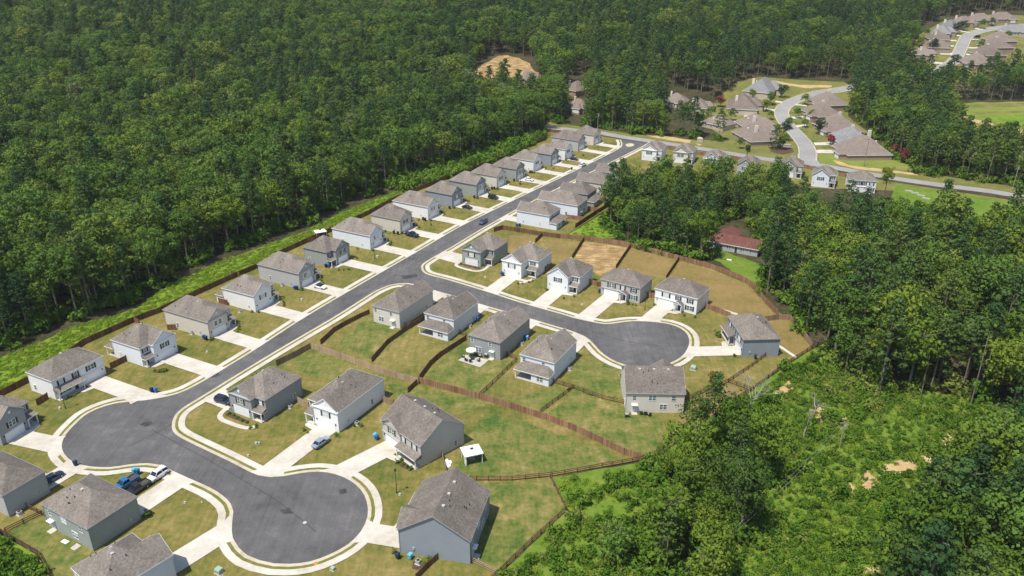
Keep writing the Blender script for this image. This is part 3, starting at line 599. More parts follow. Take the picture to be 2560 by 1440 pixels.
# far-side row along the main street, from the turning circle upwards
H('a0', 'grey house with two white porch posts, facing the wide bend at its left end', at(8, 1117), 73, 10.6, 14, 'bay', 'grey', 'open', drive=True)
H('a1', 'wide white house with three black-shuttered upper windows above the wide road bend', (-114.7, 171.6), 62.5, 14.9, 10.2, 'wide', 'white', flip=True)
H('a2', 'pale blue-white house with a front porch on its near side, beside the wide white house', (-98.4, 187.6), 62.3, 10.8, 13.3, 'bay', 'bluewhite', 'closed', flip=True, ext=True)
H('a3', 'long beige house with grey gable, opposite the corner of the tan board fence', (-87.1, 204.1), 62.3, 10.6, 18.4, 'bay', 'beige', 'closed', shut=False)
H('a4', 'white house with small rear wing, between the long beige and long grey houses', (-79.0, 221.7), 62.3, 10.6, 13.7, 'bay', 'white', 'open', ext=True)
H('a5', 'long grey house whose driveway holds the white car with the black roof', (-69.5, 239.0), 62.3, 10.6, 18.2, 'bay', 'lightgrey', 'closed', shut=False)
H('a6', 'grey house with dark front and porch on its near side, opposite the side street', (-62.8, 256.8), 62, 10.6, 12.6, 'bay', 'greengrey', 'closed', flip=True)
H('a7', 'long white house in the left row with a street lamp on its lawn', (-52.0, 273.8), 61.5, 10.6, 18.0, 'bay', 'bluewhite', 'closed', shut=False)
H('a8', 'beige house with a dark blue pickup on its driveway', (-43.1, 290.9), 61, 10.6, 14.6, 'bay', 'beige', 'open')
H('a9', 'long white house opposite the blue-grey car driving on the street', (-33.9, 306.6), 60.5, 10.6, 18.0, 'bay', 'white', 'closed', shut=False)
H('b0', 'slate-grey house with a black car on its driveway', (-25.2, 322.3), 60, 10.6, 14.3, 'bay', 'slate', 'closed')
H('b1', 'grey-green house with a black suv on its driveway', (-15.5, 336.7), 59.5, 10.6, 15, 'bay', 'greengrey', 'closed', shut=False)
H('b2', 'cream house with two small shuttered windows, between the two grey-green houses', (-6.8, 349.6), 59, 10.4, 14.6, 'bay', 'cream', 'open')
H('b3', 'grey-green house with a white car on its driveway', (2.0, 361.2), 58.5, 10.4, 14, 'bay', 'greengrey', 'closed', shut=False)
H('b4', 'white house with black bins at its garage corner, far up the left row', (10.4, 375.5), 58, 10.2, 13.6, 'bay', 'white', 'open')
H('b5', 'slate-grey house with dark gable and an empty pale driveway, far up the left row', (19.4, 387.2), 57.5, 10.2, 12.5, 'bay', 'slate', 'closed', shut=False)
H('b6', 'white house with a black car on its driveway beside the white street-parked suv', (26.9, 397.3), 57, 10, 12, 'bay', 'white', 'open')
H('b7', 'blue-grey house last but one before the junction with the cross road', (35.0, 415.0), 56, 10.2, 17, 'bay', 'lightgrey', 'closed', shut=False)
H('b8', 'cream house at the corner with the cross road, a green lawn beside it', (44.3, 427.4), 55, 10.2, 13, 'bay', 'cream', 'open')
# north side of the side street
H('c0', 'dark grey corner house with a white-vented gable facing the side street', (-17.8, 261.2), -28.5, 11.0, 14.4, 'bay', 'greengrey', 'closed', drive=False, pj=4.2)
H('c1', 'white house with open gable and long shared walk, next to the dark grey corner house', (-3.7, 251.1), -29, 12.0, 15.0, 'bay', 'white', 'closed', pj=4.6, shut=True)
H('c2', 'white house with four-pane shuttered window, in front of the orange straw plot', (11.3, 239.6), -29.5, 11.0, 13.0, 'bay', 'bluewhite', 'open', pj=2.2)
H('c3', 'wide grey house with small porch gable, left of the wide black-shuttered white house', (28.4, 235.2), -32, 14.0, 9.8, 'wide', 'lightgrey', 'smallporch')
H('c4', 'wide white house with black shutters above the round turning circle', (44.6, 228.0), -34.5, 14.4, 10.0, 'wide', 'white', 'smallporch')
H('c5', 'slate grey house at the right end of the round turning circle', (62.6, 208.5), -87, 14.9, 10.6, 'wide', 'slate', 'porch', flip=True)
# south side of the side street, backs to the viewer
H('d0', 'beige house with bare rear wall, at the corner of main street and side street', (-24.4, 226.4), 151.5, 10.3, 18, 'bay', 'cream', 'open')
H('d1', 'white house with rear covered patio, second behind the side street corner', (-10.0, 218.0), 151.5, 10.4, 14.2, 'bay', 'bluewhite', 'open', ext=True)
H('d2', 'long grey house with the white umbrella patio behind it', (5.4, 207.4), 151.5, 10.4, 17.9, 'bay', 'grey', 'open')
H('d3', 'white house with rear covered patio, last before the round turning circle lawn', (17.9, 193.2), 151.5, 10.4, 14.3, 'bay', 'bluewhite', 'open', ext=True)
H('d4', 'cream house with its flat rear wall towards the viewer, below the round turning circle', (42.6, 178.6), 178, 14.6, 12.9, 'wide', 'cream', 'gable', ends='gable')
# block by the big turning circles
H('e0', 'dark grey corner house with black shutters and shrub bed, at the wide road bend', (-69.4, 166.7), -29, 11.0, 14.4, 'bay', 'grey', 'closed', drive=False)
H('e1', 'long white house with a silver-blue sedan on its driveway', (-49.9, 162.3), -28.5, 10.6, 18.2, 'bay', 'white', 'closed', flip=True)
H('e2', 'light beige-grey house beside the white garden gazebo', (-30.3, 154.9), -46, 14.9, 12.9, 'wide', 'tan', 'gable', ends='gable')
H('e3', 'blue-grey house with plain gable wall towards the viewer, right of the big turning circle', (-18.3, 132.6), -103, 15.0, 14.4, 'wide', 'slate', 'gable', flip=True, ends='gable')
# lower left corner
H('f0', 'beige-grey house partly outside the picture, next to the dark car', (-97.0, 135.9), 152, 14.8, 9.3, 'wide', 'lightgrey', 'porch')
H('f1', 'grey-green house with speckled vents on its roof, behind the blue pickup', (-74.3, 127.6), 150, 15.0, 11.0, 'wide', 'greengrey', 'porch')
H('f2', 'pale house cut by the lower picture edge, beside the lowest wide driveway', at(*k2((1735, 1225))[0], 5.6), 142, 11.4, 13, 'bay', 'bluewhite', 'closed')
H('f3', 'house showing only its brown roof corner at the lower picture edge', (-45.2, 97.6), 112, 10.4, 13, 'bay', 'bluewhite', 'open', drive=False)
# near side of the main street, rear yards by the grove
H('g0', 'white house with blue bins and low rear wing, first beyond the side street', (6.6, 312.3), -118, 10.6, 14.8, 'bay', 'bluewhite', 'closed', ext=True, flip=True)
H('g1', 'long white house second beyond the side street on the grove side', (15.5, 326.3), -118, 10.6, 18.3, 'bay', 'bluewhite', 'closed', flip=True)
H('g2', 'grey house with low rear wing, third beyond the side street on the grove side', (25.0, 338.5), -118, 10.6, 13.4, 'bay', 'grey', 'closed', ext=True, flip=True)
H('g3', 'beige house at the left edge of the grove, fourth beyond the side street', (33.3, 354.0), -118.5, 10.6, 15.5, 'bay', 'beige', 'closed', flip=True)
H('g4', 'house with brown roof half hidden by the grove, fifth beyond the side street', (43.5, 368.5), -119, 10.6, 15.0, 'bay', 'lightgrey', 'closed', flip=True)
# row along the cross road behind the grove
for key, lab, p, w_, col, sty, dd in (('h0', 'white gabled house beside the junction island, behind the grove', (1604, 373), 10.2, 'white', 'closed', 13), ('h1', 'cream house with small gable behind the grove, right of the junction house', (1682, 379), 10.2, 'cream', 'closed', 12), ('h2', 'white house with bright gable in the middle of the row behind the grove', (1757, 395), 10.2, 'bluewhite', 'closed', 12),
        ('h3', 'pale grey house fourth in the row behind the grove', (1842, 411), 10.4, 'lightgrey', 'open', 12), ('h4', 'house with only its brown roof showing above the grove, opposite the curved road mouth', (1950, 413), 10.4, 'lightgrey', 'open', 11), ('h5', 'white house with pale gable, second from the right in the row behind the grove', (2030, 436), 10.6, 'bluewhite', 'open', 11)):
    H(key, lab, at(*p, 5.6), -22, w_, dd, 'bay', col, sty, drive=False, rear=False)
H('h6', 'wide white dark-shuttered house at the right end of the row behind the grove', at(2124, 449, 5.6), -14, 11.6, 10.5, 'wide', 'white', 'smallporch', drive=False, rear=False)

# one-storey brick houses of the older estate beyond the cross road
def make_ranch(label, p, deg, W, D, roofmat='shingle_far', wallm='pale_brick', wing=True, chim=True, h=2.8, pit=.75):
    rz = R(deg); ux = Vector((math.cos(rz), math.sin(rz))); uy = Vector((-ux.y, ux.x)); z0 = terr(p.x, p.y)
    c = p; root = thing('brick_house', label, 'house', (c.x, c.y, z0), rz, 'one-storey houses of the older estate')
    w2, d2 = W / 2, D / 2; wall = MB().box(-w2, w2, -d2, d2, -3.0, h)
    quads = hip_quads(-w2 - .4, w2 + .4, -d2 - .4, d2 + .4, h, pit)
    e = [((-w2 - .4, -d2 - .4, h), (w2 + .4, -d2 - .4, h)), ((w2 + .4, -d2 - .4, h), (w2 + .4, d2 + .4, h)), ((w2 + .4, d2 + .4, h), (-w2 - .4, d2 + .4, h)), ((-w2 - .4, d2 + .4, h), (-w2 - .4, -d2 - .4, h))]
    if wing:
        gx = w2 * .45; gw = W * .2; yb = -d2 - 3.4
        wall.box(gx - gw, gx + gw, yb, -d2 + .01, -3.0, h)
        hg = h + (gw + .4) * pit; yv = -d2 - .4 + (hg - h) / pit
        quads += [[(gx - gw - .4, yb - .4, h), (gx, yb + gw, hg), (gx, yv, hg), (gx - gw - .4, -d2 - .4, h)], [(gx, yb + gw, hg), (gx + gw + .4, yb - .4, h), (gx + gw + .4, -d2 - .4, h), (gx, yv, hg)], [(gx - gw - .4, yb - .4, h), (gx + gw + .4, yb - .4, h), (gx, yb + gw, hg)]]
        e += [((gx - gw - .4, yb - .4, h), (gx + gw + .4, yb - .4, h))]
        link('garage_door', garage_mesh(4.2), root, (gx, yb - .004, 0))
    wall.build('wall', wallm, root); roof = slab_roof('roof', quads, root, roofmat); fascia(roof, e, 'trim', .25)
    if chim: link('chimney', box_mesh('chimney', 'chimney', -.5, .5, -.8, .8, -3, .75), roof, (-w2 * .55, d2 * .45, h + D * .36))
    link('roof_vent', box_mesh('roof_vent', 'canvas', -.3, .3, -.3, .3, -.3, .35), roof, (w2 * .2, d2 * .5, h + D * .22))
    for x in (-w2 * .7, -w2 * .25): window(root, x, -d2 - .002, .9, 1.7, 1.5)
    door(root, 0.0, -d2 - .002)
    for x in (-w2 * .6, w2 * .1, w2 * .6): window(root, x, d2 + .002, .9, 1.7, 1.5, math.pi)
    return root
RCH = [('brown hip-roofed house at the left of the curved road mouth, rear towards the cross road', (1890, 352), 100, 19, 15, 0), ('brown hip-roofed house directly behind the house left of the curved road mouth', (1888, 325), 95, 18, 14, 0), ('broad brown-roofed house inside the curve, dark car at its garage', (1855, 274), 75, 20, 15, 0),
       ('slate grey roofed house at the top of the curve', (1903, 232), 60, 22, 15, 1), ('small brown-roofed house with white chimney among the trees left of the curved road', (1795, 318), 130, 12, 10, 0), ('brown-roofed house with pale gable alone among the trees beyond the cross road', (1690, 262), -20, 11, 10, 0), ('dim brown-roofed house under trees, between lone gabled house and crimson crape myrtle', (1745, 275), 70, 12, 10, 0),
       ('brown-roofed house deep in the woods above the junction', (1442, 232), 40, 12, 11, 0), ('pale brown house below the deep-woods house, half hidden', (1446, 275), -35, 11, 9, 0), ('grey-roofed house on the edge of the orange dirt clearing', (1325, 205), 30, 12, 9, 0),
       ('brown-roofed house topmost on the right side of the curved road', (2068, 266), -80, 17, 13, 0), ('brown house with pale garage wall, second on the right side of the curved road', (2052, 293), -80, 17, 13, 0), ('large brown-roofed house with round dark tree at its front, right of the curved road', (2092, 330), -82, 20, 15, 0), ('grey-roofed house squeezed behind the front house right of the curved road', (2125, 358), -84, 17, 12, 1), ('long brown-roofed house with brown side wall, front one right of the curved road', (2152, 388), -88, 16, 19, 0),
       ('brown house lowest on the left of the distant upper road', (2306, 143), 75, 13, 11, 0), ('brown house second from below on the left of the distant upper road', (2336, 124), 80, 17, 13, 0), ('brown house third from below on the left of the distant upper road', (2340, 104), 80, 17, 12, 0), ('brown-grey house fourth from below on the left of the distant upper road', (2352, 88), 60, 17, 12, 1), ('grey house fifth from below on the left of the distant upper road', (2372, 73), 50, 15, 11, 1),
       ('brown house at the bend of the distant upper road, left of two gabled houses', (2404, 64), 30, 15, 11, 0), ('brown gabled house in the middle of the distant top row', (2446, 57), 12, 16, 11, 0), ('brown gabled house at the right end of the distant top row', (2500, 54), 5, 17, 11, 0), ('long slate-roofed house below the distant top row at the picture edge', (2533, 86), 0, 18, 11, 1),
       ('brown house topmost on the right of the distant upper road', (2496, 108), -85, 17, 13, 0), ('brown house second on the right of the distant upper road', (2486, 124), -85, 17, 13, 0), ('brown house third on the right of the distant upper road', (2466, 143), -82, 17, 13, 0), ('brown house lowest on the right of the distant upper road, above the treetops', (2438, 165), -80, 17, 13, 0)]
for lab, p, deg, W_, D_, sl in RCH: make_ranch(lab, at(*p), deg, W_ * 1.25, D_ * 1.2, 'shingle_slate' if sl else 'shingle_far', 'pale_brick' if p[0] % 2 else 'brick')
# older house with the red roof
rr = thing('red_roofed_house', 'low white house with a worn red roof, alone behind the curved brown fence', 'house', (*at(1838, 622), 0), R(-30))
W_, D_ = 18.0, 8.0
wl = MB().box(-W_/2, W_/2, -D_/2, D_/2, -.3, 2.9).box(-W_/2 + 1, -W_/2 + 8, D_/2 - .01, D_/2 + 6, -.3, 2.9)
for x in (-W_/2, W_/2): wl.face([(x, -D_/2, 2.9), (x, D_/2, 2.9), (x, 0, 2.9 + D_/2 * .5)] if x > 0 else [(x, D_/2, 2.9), (x, -D_/2, 2.9), (x, 0, 2.9 + D_/2 * .5)])
wl.build('wall', 'siding_lightgrey', rr)
ro = slab_roof('roof', [[(-W_/2 - .5, -D_/2 - .5, 2.85), (W_/2 + .5, -D_/2 - .5, 2.85), (W_/2 + .5, 0, 5.15), (-W_/2 - .5, 0, 5.15)], [(W_/2 + .5, D_/2 + .5, 2.85), (-W_/2 - .5, D_/2 + .5, 2.85), (-W_/2 - .5, 0, 5.15), (W_/2 + .5, 0, 5.15)],
    [(-W_/2 + .5, D_/2 + 6.5, 2.85), (-W_/2 + .5, .3, 2.88), (-W_/2 + 4.5, .3, 4.98), (-W_/2 + 4.5, D_/2 + 6.5, 4.98)], [(-W_/2 + 8.5, D_/2 + 6.5, 2.85), (-W_/2 + 8.5, .3, 2.88), (-W_/2 + 4.5, .3, 4.98), (-W_/2 + 4.5, D_/2 + 6.5, 4.98)]], rr, 'shingle_red')
fascia(ro, [((-W_/2 - .5, -D_/2 - .5, 2.85), (W_/2 + .5, -D_/2 - .5, 2.85)), ((W_/2 + .5, -D_/2 - .5, 2.85), (W_/2 + .5, 0, 5.15)), ((W_/2 + .5, 0, 5.15), (W_/2 + .5, D_/2 + .5, 2.85))], 'trim')
for x in (-6, -1.5, 3.5, 6.5): window(rr, x, -D_/2 - .002, 1.1, 1.4 if x < 4 else .8, 1.2)
link('roof_vent', box_mesh('roof_vent', 'dark', -.3, .3, -.3, .3, -.3, .4), ro, (-5, -1.2, 4.6)); door(rr, 1.2, -D_/2 - .002)

# driveways and front walks (one sheet each, a hair above the pavement they cross)
EXTRA = [k4((450, 700), (640, 600), (690, 650), (690, 830), (640, 815), (500, 755), (430, 735)), z1((1870, 905), (1960, 905), (2110, 945), (2110, 1040), (2050, 1070), (1800, 1000), (1740, 985))]
for A in drives + [G(p) for p in EXTRA]: sheet('driveway', [A], 'concrete', .162)
for Q in walks: sheet('front_walk', [Q], 'concrete', .168)
OLD = [z5((2070, 425), (2225, 445), (2225, 462), (2060, 445)), z5((2005, 600), (2175, 590), (2180, 612), (2010, 630)), z5((2080, 715), (2210, 700), (2215, 722), (2095, 742)), z6((455, 628), (690, 622), (690, 652), (470, 655)), z6((480, 702), (690, 700), (690, 736), (490, 735)), z5((1620, 475), (1795, 505), (1795, 525), (1610, 500)), z5((1810, 385), (1905, 400), (1895, 418), (1800, 405)),
       z5((1190, 645), (1390, 655), (1385, 560), (1530, 575), (1480, 690), (1200, 692)), z7((1420, 405), (1600, 430), (1590, 445), (1410, 420)), z7((1690, 358), (1840, 378), (1830, 395), (1680, 375)), z7((1320, 475), (1440, 485), (1430, 505), (1310, 495)), z7((1200, 565), (1365, 575), (1360, 595), (1200, 590)), z7((1130, 660), (1320, 668), (1310, 692), (1130, 688)), z7((1065, 795), (1290, 802), (1280, 835), (1065, 828)), z7((880, 955), (1120, 970), (1100, 1000), (880, 985)), z7((1570, 700), (1740, 700), (1740, 722), (1570, 722)), z7((1530, 815), (1715, 815), (1715, 840), (1530, 840))]
for A in OLD: sheet('driveway', [G(A)], 'concrete', .16)
def ribbon(name, pts, w_, mat, off):
    L = smooth_line(G(pts), .7); sheet(name, band(offset_line(L, -w_/2), offset_line(L, w_/2)), mat, off)
ribbon('front_walk', k4((690, 790), (640, 830), (600, 880), (620, 920), (700, 955), (800, 990), (880, 1005), (960, 990)), 1.3, 'concrete', .168)
ribbon('front_walk', z1((2080, 1050), (2030, 1070), (2040, 1100), (2120, 1130), (2270, 1165), (2380, 1155), (2460, 1100)), 1.2, 'concrete', .168)
ribbon('front_walk', z3((1040, 1000), (1100, 1000), (1180, 975), (1240, 955)), 1.3, 'concrete', .17)
sheet('mulch_bed', [G(p) for p in (k4((670, 840), (700, 840), (890, 930), (890, 960), (800, 935), (650, 875)), z1((2070, 1075), (2100, 1060), (2340, 1110), (2330, 1140)), k1((1530, 590), (1640, 560), (1700, 580), (1640, 610), (1540, 612)), k5((590, 290), (640, 275), (760, 350), (740, 390), (650, 350)), k5((770, 1290), (860, 1290), (900, 1340), (850, 1390), (760, 1370)))], 'mulch', .05)
sheet('patio', [G(p) for p in (k6((980, 885), (1060, 830), (1290, 880), (1200, 955)), k2((700, 1165), (770, 1115), (815, 1140), (745, 1190)))], 'stone', .1)

# ------------------------------------------------------------------ fences
POST = {}
def post_mesh(h, mat, r=.07):
    if (h, mat) not in POST: POST[(h, mat)] = MB().box(-r, r, -r, r, -.2, h).mesh('post', mat)
    return POST[(h, mat)]
def board_fence(label, px, mat='fence_brown', h=1.85, curve=False, group='wooden board fences'):
    pts = G(px); pts = smooth_line(pts, 3) if curve else pts
    o0 = pts[0]; m = bpy.data.meshes.new('board_fence'); v, f, uv = [], [], []; s = 0; T = .035
    for a, b in zip(pts, pts[1:]):
        L = (b - a).length; n = max(1, round(L / 2.4)); t = (b - a) / L; q = Vector((-t.y, t.x)) * T; rr_ = random.Random(int(s * 10) + len(label))
        for i in range(n):
            p0, p1 = a + t * (L * i / n) - o0, a + t * (L * (i + 1) / n) - o0; hh = h + rr_.uniform(-.05, .05); k = len(v)
            for z in (-.1, hh):
                for p in (p0 - q, p1 - q, p1 + q, p0 + q): v.append((p.x, p.y, z))
            s0, s1 = s, s + L / n; s = s1
            for fc, us in (((0, 1, 5, 4), (s0, s1, s1, s0)), ((2, 3, 7, 6), (s1, s0, s0, s1)), ((4, 5, 6, 7), (s0, s1, s1, s0)), ((1, 2, 6, 5), (s1, s1, s1, s1)), ((3, 0, 4, 7), (s0, s0, s0, s0))):
                f.append(tuple(k + i_ for i_ in fc)); uv += [(u, 0) for u in us]
    m.from_pydata(v, [], f); lay = m.uv_layers.new(name='UVMap')
    for i, u in enumerate(uv): lay.data[i].uv = u
    m.materials.append(M[mat]); m.update(); o = link('board_fence', m, None, (o0.x, o0.y, 0)); tag(o, label, 'fence', group)
    for p in (pts if not curve else pts[::6]): link('post', post_mesh(h + .1, 'rail_brown' if mat != 'fence_tan' else 'rail_tan'), o, (p.x - o0.x, p.y - o0.y, 0))
    return o
def rail_fence(label, px, mat='rail_brown', curve=False, h=1.35, group='three-rail timber fences'):
    pts = G(px); pts = smooth_line(pts, 3) if curve else pts
    o0 = pts[0]; root = thing('rail_fence', label, 'fence', (o0.x, o0.y, 0), 0, group)
    ps = []
    for a, b in zip(pts, pts[1:]):
        n = max(1, round((b - a).length / 2.6)); ps += [a.lerp(b, i / n) - o0 for i in range(n)]
    ps.append(pts[-1] - o0)
    b = MB()
    for p, q in zip(ps, ps[1:]):
        t = (q - p).normalized(); nn = Vector((-t.y, t.x)) * .03
        for z in (.32, .78, 1.22):
            k = len(b.v); b.v += [(c.x, c.y, zz) for zz in (z - .085, z + .085) for c in (p - nn, q - nn, q + nn, p + nn)]
            b.f += [tuple(k + i for i in fc) for fc in ((3, 2, 1, 0), (4, 5, 6, 7), (0, 1, 5, 4), (1, 2, 6, 5), (2, 3, 7, 6), (3, 0, 4, 7))]
    b.build('rail', mat, root)
    for p in ps[:100]: link('post', post_mesh(h, mat, .085), root, (p.x, p.y, 0))
    return root
board_fence('long dark brown board fence behind the left house row, along the bright grass strip', [(-70, 1030)] + FENCE_REAR)
board_fence('short dark board fence along the cross road, end of the left house row', [(1365, 349), (1367, 329), (1440, 337)], 'fence_brown')
SH = [('brown board fence between the wide white house and its blue-white neighbour', k1((1110, 570), (1268, 492)), 'fence_brown'), ('brown board fence left of the wide white house by the grey house', k1((375, 935), (485, 868)), 'fence_brown'), ('small dark board fence between the blue-white house and the long beige house', k1((1680, 180), (1762, 178)), 'fence_brown'),
      ('short board fence between the long beige house and the white rear-wing house', k8((590, 790), (680, 815)), 'fence_brown'), ('dark board fence behind the blue-white house, linking to the long rear fence', k1((1340, 100), (1400, 130)), 'fence_brown'), ('dark board fence corner behind the small white wing, linking to the long rear fence', k8((720, 520), (800, 530)), 'fence_brown'),
      ('dark board fence beside the white canopy in the corner yard', [(767, 607), (800, 600)], 'fence_brown')]
for l_, p_, m_ in SH: board_fence(l_, p_, m_)
board_fence('light tan board fence across the middle block', [(777, 871), (835, 890), (897, 913), (975, 941), (1046, 961)], 'fence_tan')
board_fence('weathered board fence along the main street pavement, from the tan fence corner', [(777, 871), (735, 894), (692, 915)], 'fence_weathered')
board_fence('red-brown board fence running down to the meadow corner', [(1047, 957), (1120, 977), (1200, 998), (1280, 1023), (1365, 1050), (1430, 1075), (1505, 1110), (1560, 1137), (1607, 1152)], 'fence_red')
board_fence('dark curved fence beside the beige corner house, along the main street', [(802, 861), (835, 830), (867, 812), (900, 795), (924, 785)], 'fence_brown', 1.6)
board_fence('dark curved fence between the beige corner house yard and the white patio house yard', [(930, 905), (967, 862), (1012, 829), (1056, 803), (1085, 785)], 'fence_brown', 1.6)
board_fence('dark curved fence between the white patio house yard and the umbrella patio yard', [(1049, 950), (1075, 915), (1100, 893), (1166, 850)], 'fence_brown', 1.7)
rail_fence('dark three-rail fence on the right of the umbrella patio yard', [(1202, 988), (1245, 948), (1290, 904)])
rail_fence('short rail fence between grey umbrella house and white rear-patio house', k6((1450, 830), (1570, 880)))
rail_fence('short rail fence between white patio house and grey umbrella house', k6((985, 610), (1060, 640)))
rail_fence('short rail gate fence between beige corner house and white patio house', k6((440, 540), (490, 555)))
rail_fence('dark three-rail fence running from the rail junction down to the red-brown board fence', [(1352, 1032), (1395, 1000), (1435, 970)])
rail_fence('three-rail fence from the last white patio house to the cream house', [(1383, 957), (1435, 973), (1505, 998), (1560, 1010)])
rail_fence('three-rail fence from the cream house to the grey house at the right', [(1712, 1003), (1770, 978), (1820, 957), (1870, 924), (1913, 892)])
rail_fence('short three-rail fence linking the two right-hand rail fences', [(1822, 957), (1880, 979)])
rail_fence('long three-rail fence bordering the meadow on the right, below the curved board fence', [(1790, 1038), (1845, 998), (1880, 978), (1920, 947), (1965, 914), (2030, 872)])
rail_fence('long three-rail fence along the lower edge of the big back yard by the meadow', [(1162, 1202), (1280, 1202), (1380, 1192), (1505, 1170), (1605, 1152), (1645, 1136)])
rail_fence('three-rail fence on the right of the blue-grey house yard', [(1376, 1196), (1415, 1276)])
rail_fence('dark three-rail fence on the lower right of the blue-grey house yard', [(1415, 1278), (1330, 1355), (1245, 1437), (1190, 1490)])
rail_fence('pale three-rail fence below the blue-grey house', [(1176, 1404), (1240, 1436)], 'rail_tan')
board_fence('dark board fence under the blue-grey gable wall, running out of the picture', [(1099, 1394), (1072, 1418), (1040, 1450)], 'fence_brown', 1.5)
board_fence('narrow board fence beside the light beige-grey house, near the gazebo', [(1098, 1114), (1118, 1192)], 'fence_weathered', 1.5)
board_fence('curved weathered board fence around the dry back yards, woods behind', [(1400, 596), (1456, 600), (1480, 603), (1575, 618), (1695, 650), (1780, 673), (1870, 710), (1912, 757), (1945, 790)], 'fence_red', 1.85, True)
board_fence('weathered board fence behind the slate house, meeting the meadow rail fence', [(1912, 804), (1945, 799), (1974, 800), (2002, 832), (2030, 872)], 'fence_weathered', 1.85)
board_fence('brown board fence behind the dark grey corner house, starting at the pavement', [(1235, 580), (1257, 574), (1353, 590), (1400, 596)], 'fence_brown')
for l_, p_ in (('dark dividing fence left of the straw plot neighbour yard', [(1338, 607), (1357, 589)]), ('dark dividing fence on the left of the orange straw plot', [(1430, 647), (1460, 600)]), ('dark dividing fence on the right of the orange straw plot', [(1540, 671), (1577, 617)]), ('dark dividing fence between the two dry tan yards', [(1665, 698), (1697, 650)])): board_fence(l_, p_, 'fence_brown', 1.6)
board_fence('board fence from the wide white house to the grey house at the right end', [(1762, 771), (1795, 782), (1824, 794)], 'fence_red')
board_fence('small board fence right of the long-walk white house', z3((1400, 850), (1490, 795)), 'fence_red'); board_fence('small board fence with gate right of the straw plot white house', z3((1990, 1010), (2100, 1050), (2150, 1045)), 'fence_red')
board_fence('small red-brown board fence between the two wide houses by the round turning circle', kq((550, 895), (642, 905)), 'fence_red')
board_fence('dark board fence behind the three grove-side houses', z2((1590, 1440), (1850, 1270), (2100, 1110)), 'fence_brown'); board_fence('brown board fence between the first and second grove-side houses', z2((1460, 1315), (1690, 1345)), 'fence_red')
board_fence('brown board fence between the second and third grove-side houses', z2((1755, 1200), (1910, 1230)), 'fence_red'); board_fence('brown board fence between the third and fourth grove-side houses', z2((1960, 1055), (2110, 1085)), 'fence_red')
board_fence('reddish board fence along the cross road, leftmost behind the grove', [(1660, 372), (1690, 376)], 'fence_red'); board_fence('reddish board fence between cross road and the middle house behind the grove', [(1738, 386), (1764, 390)], 'fence_red')
board_fence('reddish board fence right of the middle house behind the grove', [(1826, 397), (1850, 401)], 'fence_red'); board_fence('reddish board fence right of the lone roof behind the grove', [(2005, 418), (2040, 428)], 'fence_red'); board_fence('reddish board fence left of the four-window white house', [(2098, 440), (2126, 446)], 'fence_red')
rail_fence('brown three-rail fence at the lower left picture corner', [(-60, 1298), (0, 1331), (97, 1388), (126, 1442)]); rail_fence('brown three-rail fence between the two lower left houses', [(15, 1333), (60, 1310), (106, 1289)])
rail_fence('short brown rail fence beside the beige-grey lower left house', [(60, 1266), (113, 1292)])
board_fence('tan board gate fence beside the dark grey corner house', [(745, 1008), (772, 1022), (800, 998)], 'fence_tan'); board_fence('small brown board fence behind the long white house with the sedan', [(957, 1005), (985, 1015)], 'fence_weathered'); board_fence('dark fence from the tan-red fence joint down to the light beige-grey house', [(1046, 958), (1020, 982)], 'fence_brown', 1.6)

# ------------------------------------------------------------------ vehicles
def paint(name, col):
    k = 'paint_' + name
    if k not in M:
        m, n, b = nodes(k); b.inputs['Base Color'].default_value = (*col, 1); b.inputs['Roughness'].default_value = .3; b.inputs['Coat Weight'].default_value = .6; b.inputs['Coat Roughness'].default_value = .08; M[k] = m
    return k
plain('car_glass', (.012, .016, .022), .06, .1, spec=.9); plain('lamp_white', (.75, .75, .72), .15, .05, spec=.6); plain('lamp_red', (.35, .02, .02), .2, .05, spec=.6); plain('cargo', (.07, .065, .06), .8, .4, 3)
def loft(b, secs):
    k0 = len(b.v); n = len(secs[0])
    for s in secs: b.v += s
    for i in range(len(secs) - 1):
        a, c = k0 + i * n, k0 + (i + 1) * n
        b.f += [(a + j, a + (j + 1) % n, c + (j + 1) % n, c + j) for j in range(n)]
    b.f.append(tuple(k0 + n - 1 - j for j in range(n))); b.f.append(tuple(k0 + (len(secs) - 1) * n + j for j in range(n)))
    return b
def wheel_meshes():
    if 'wheel' not in _cache:
        def cyl(r0, x0, x1, n=18):
            b = MB(); k = n
            b.v = [(x, r0 * math.cos(6.2832 * i / n), r0 * math.sin(6.2832 * i / n)) for x in (x0, x1) for i in range(n)]
            b.f = [tuple(n - 1 - i for i in range(n)), tuple(n + i for i in range(n))] + [(i, (i + 1) % n, n + (i + 1) % n, n + i) for i in range(n)]; return b
        _cache['wheel'] = (cyl(.35, -.12, .12).mesh('wheel', 'rubber'), cyl(.21, -.135, .135).mesh('rim', 'rim'))
    return _cache['wheel']
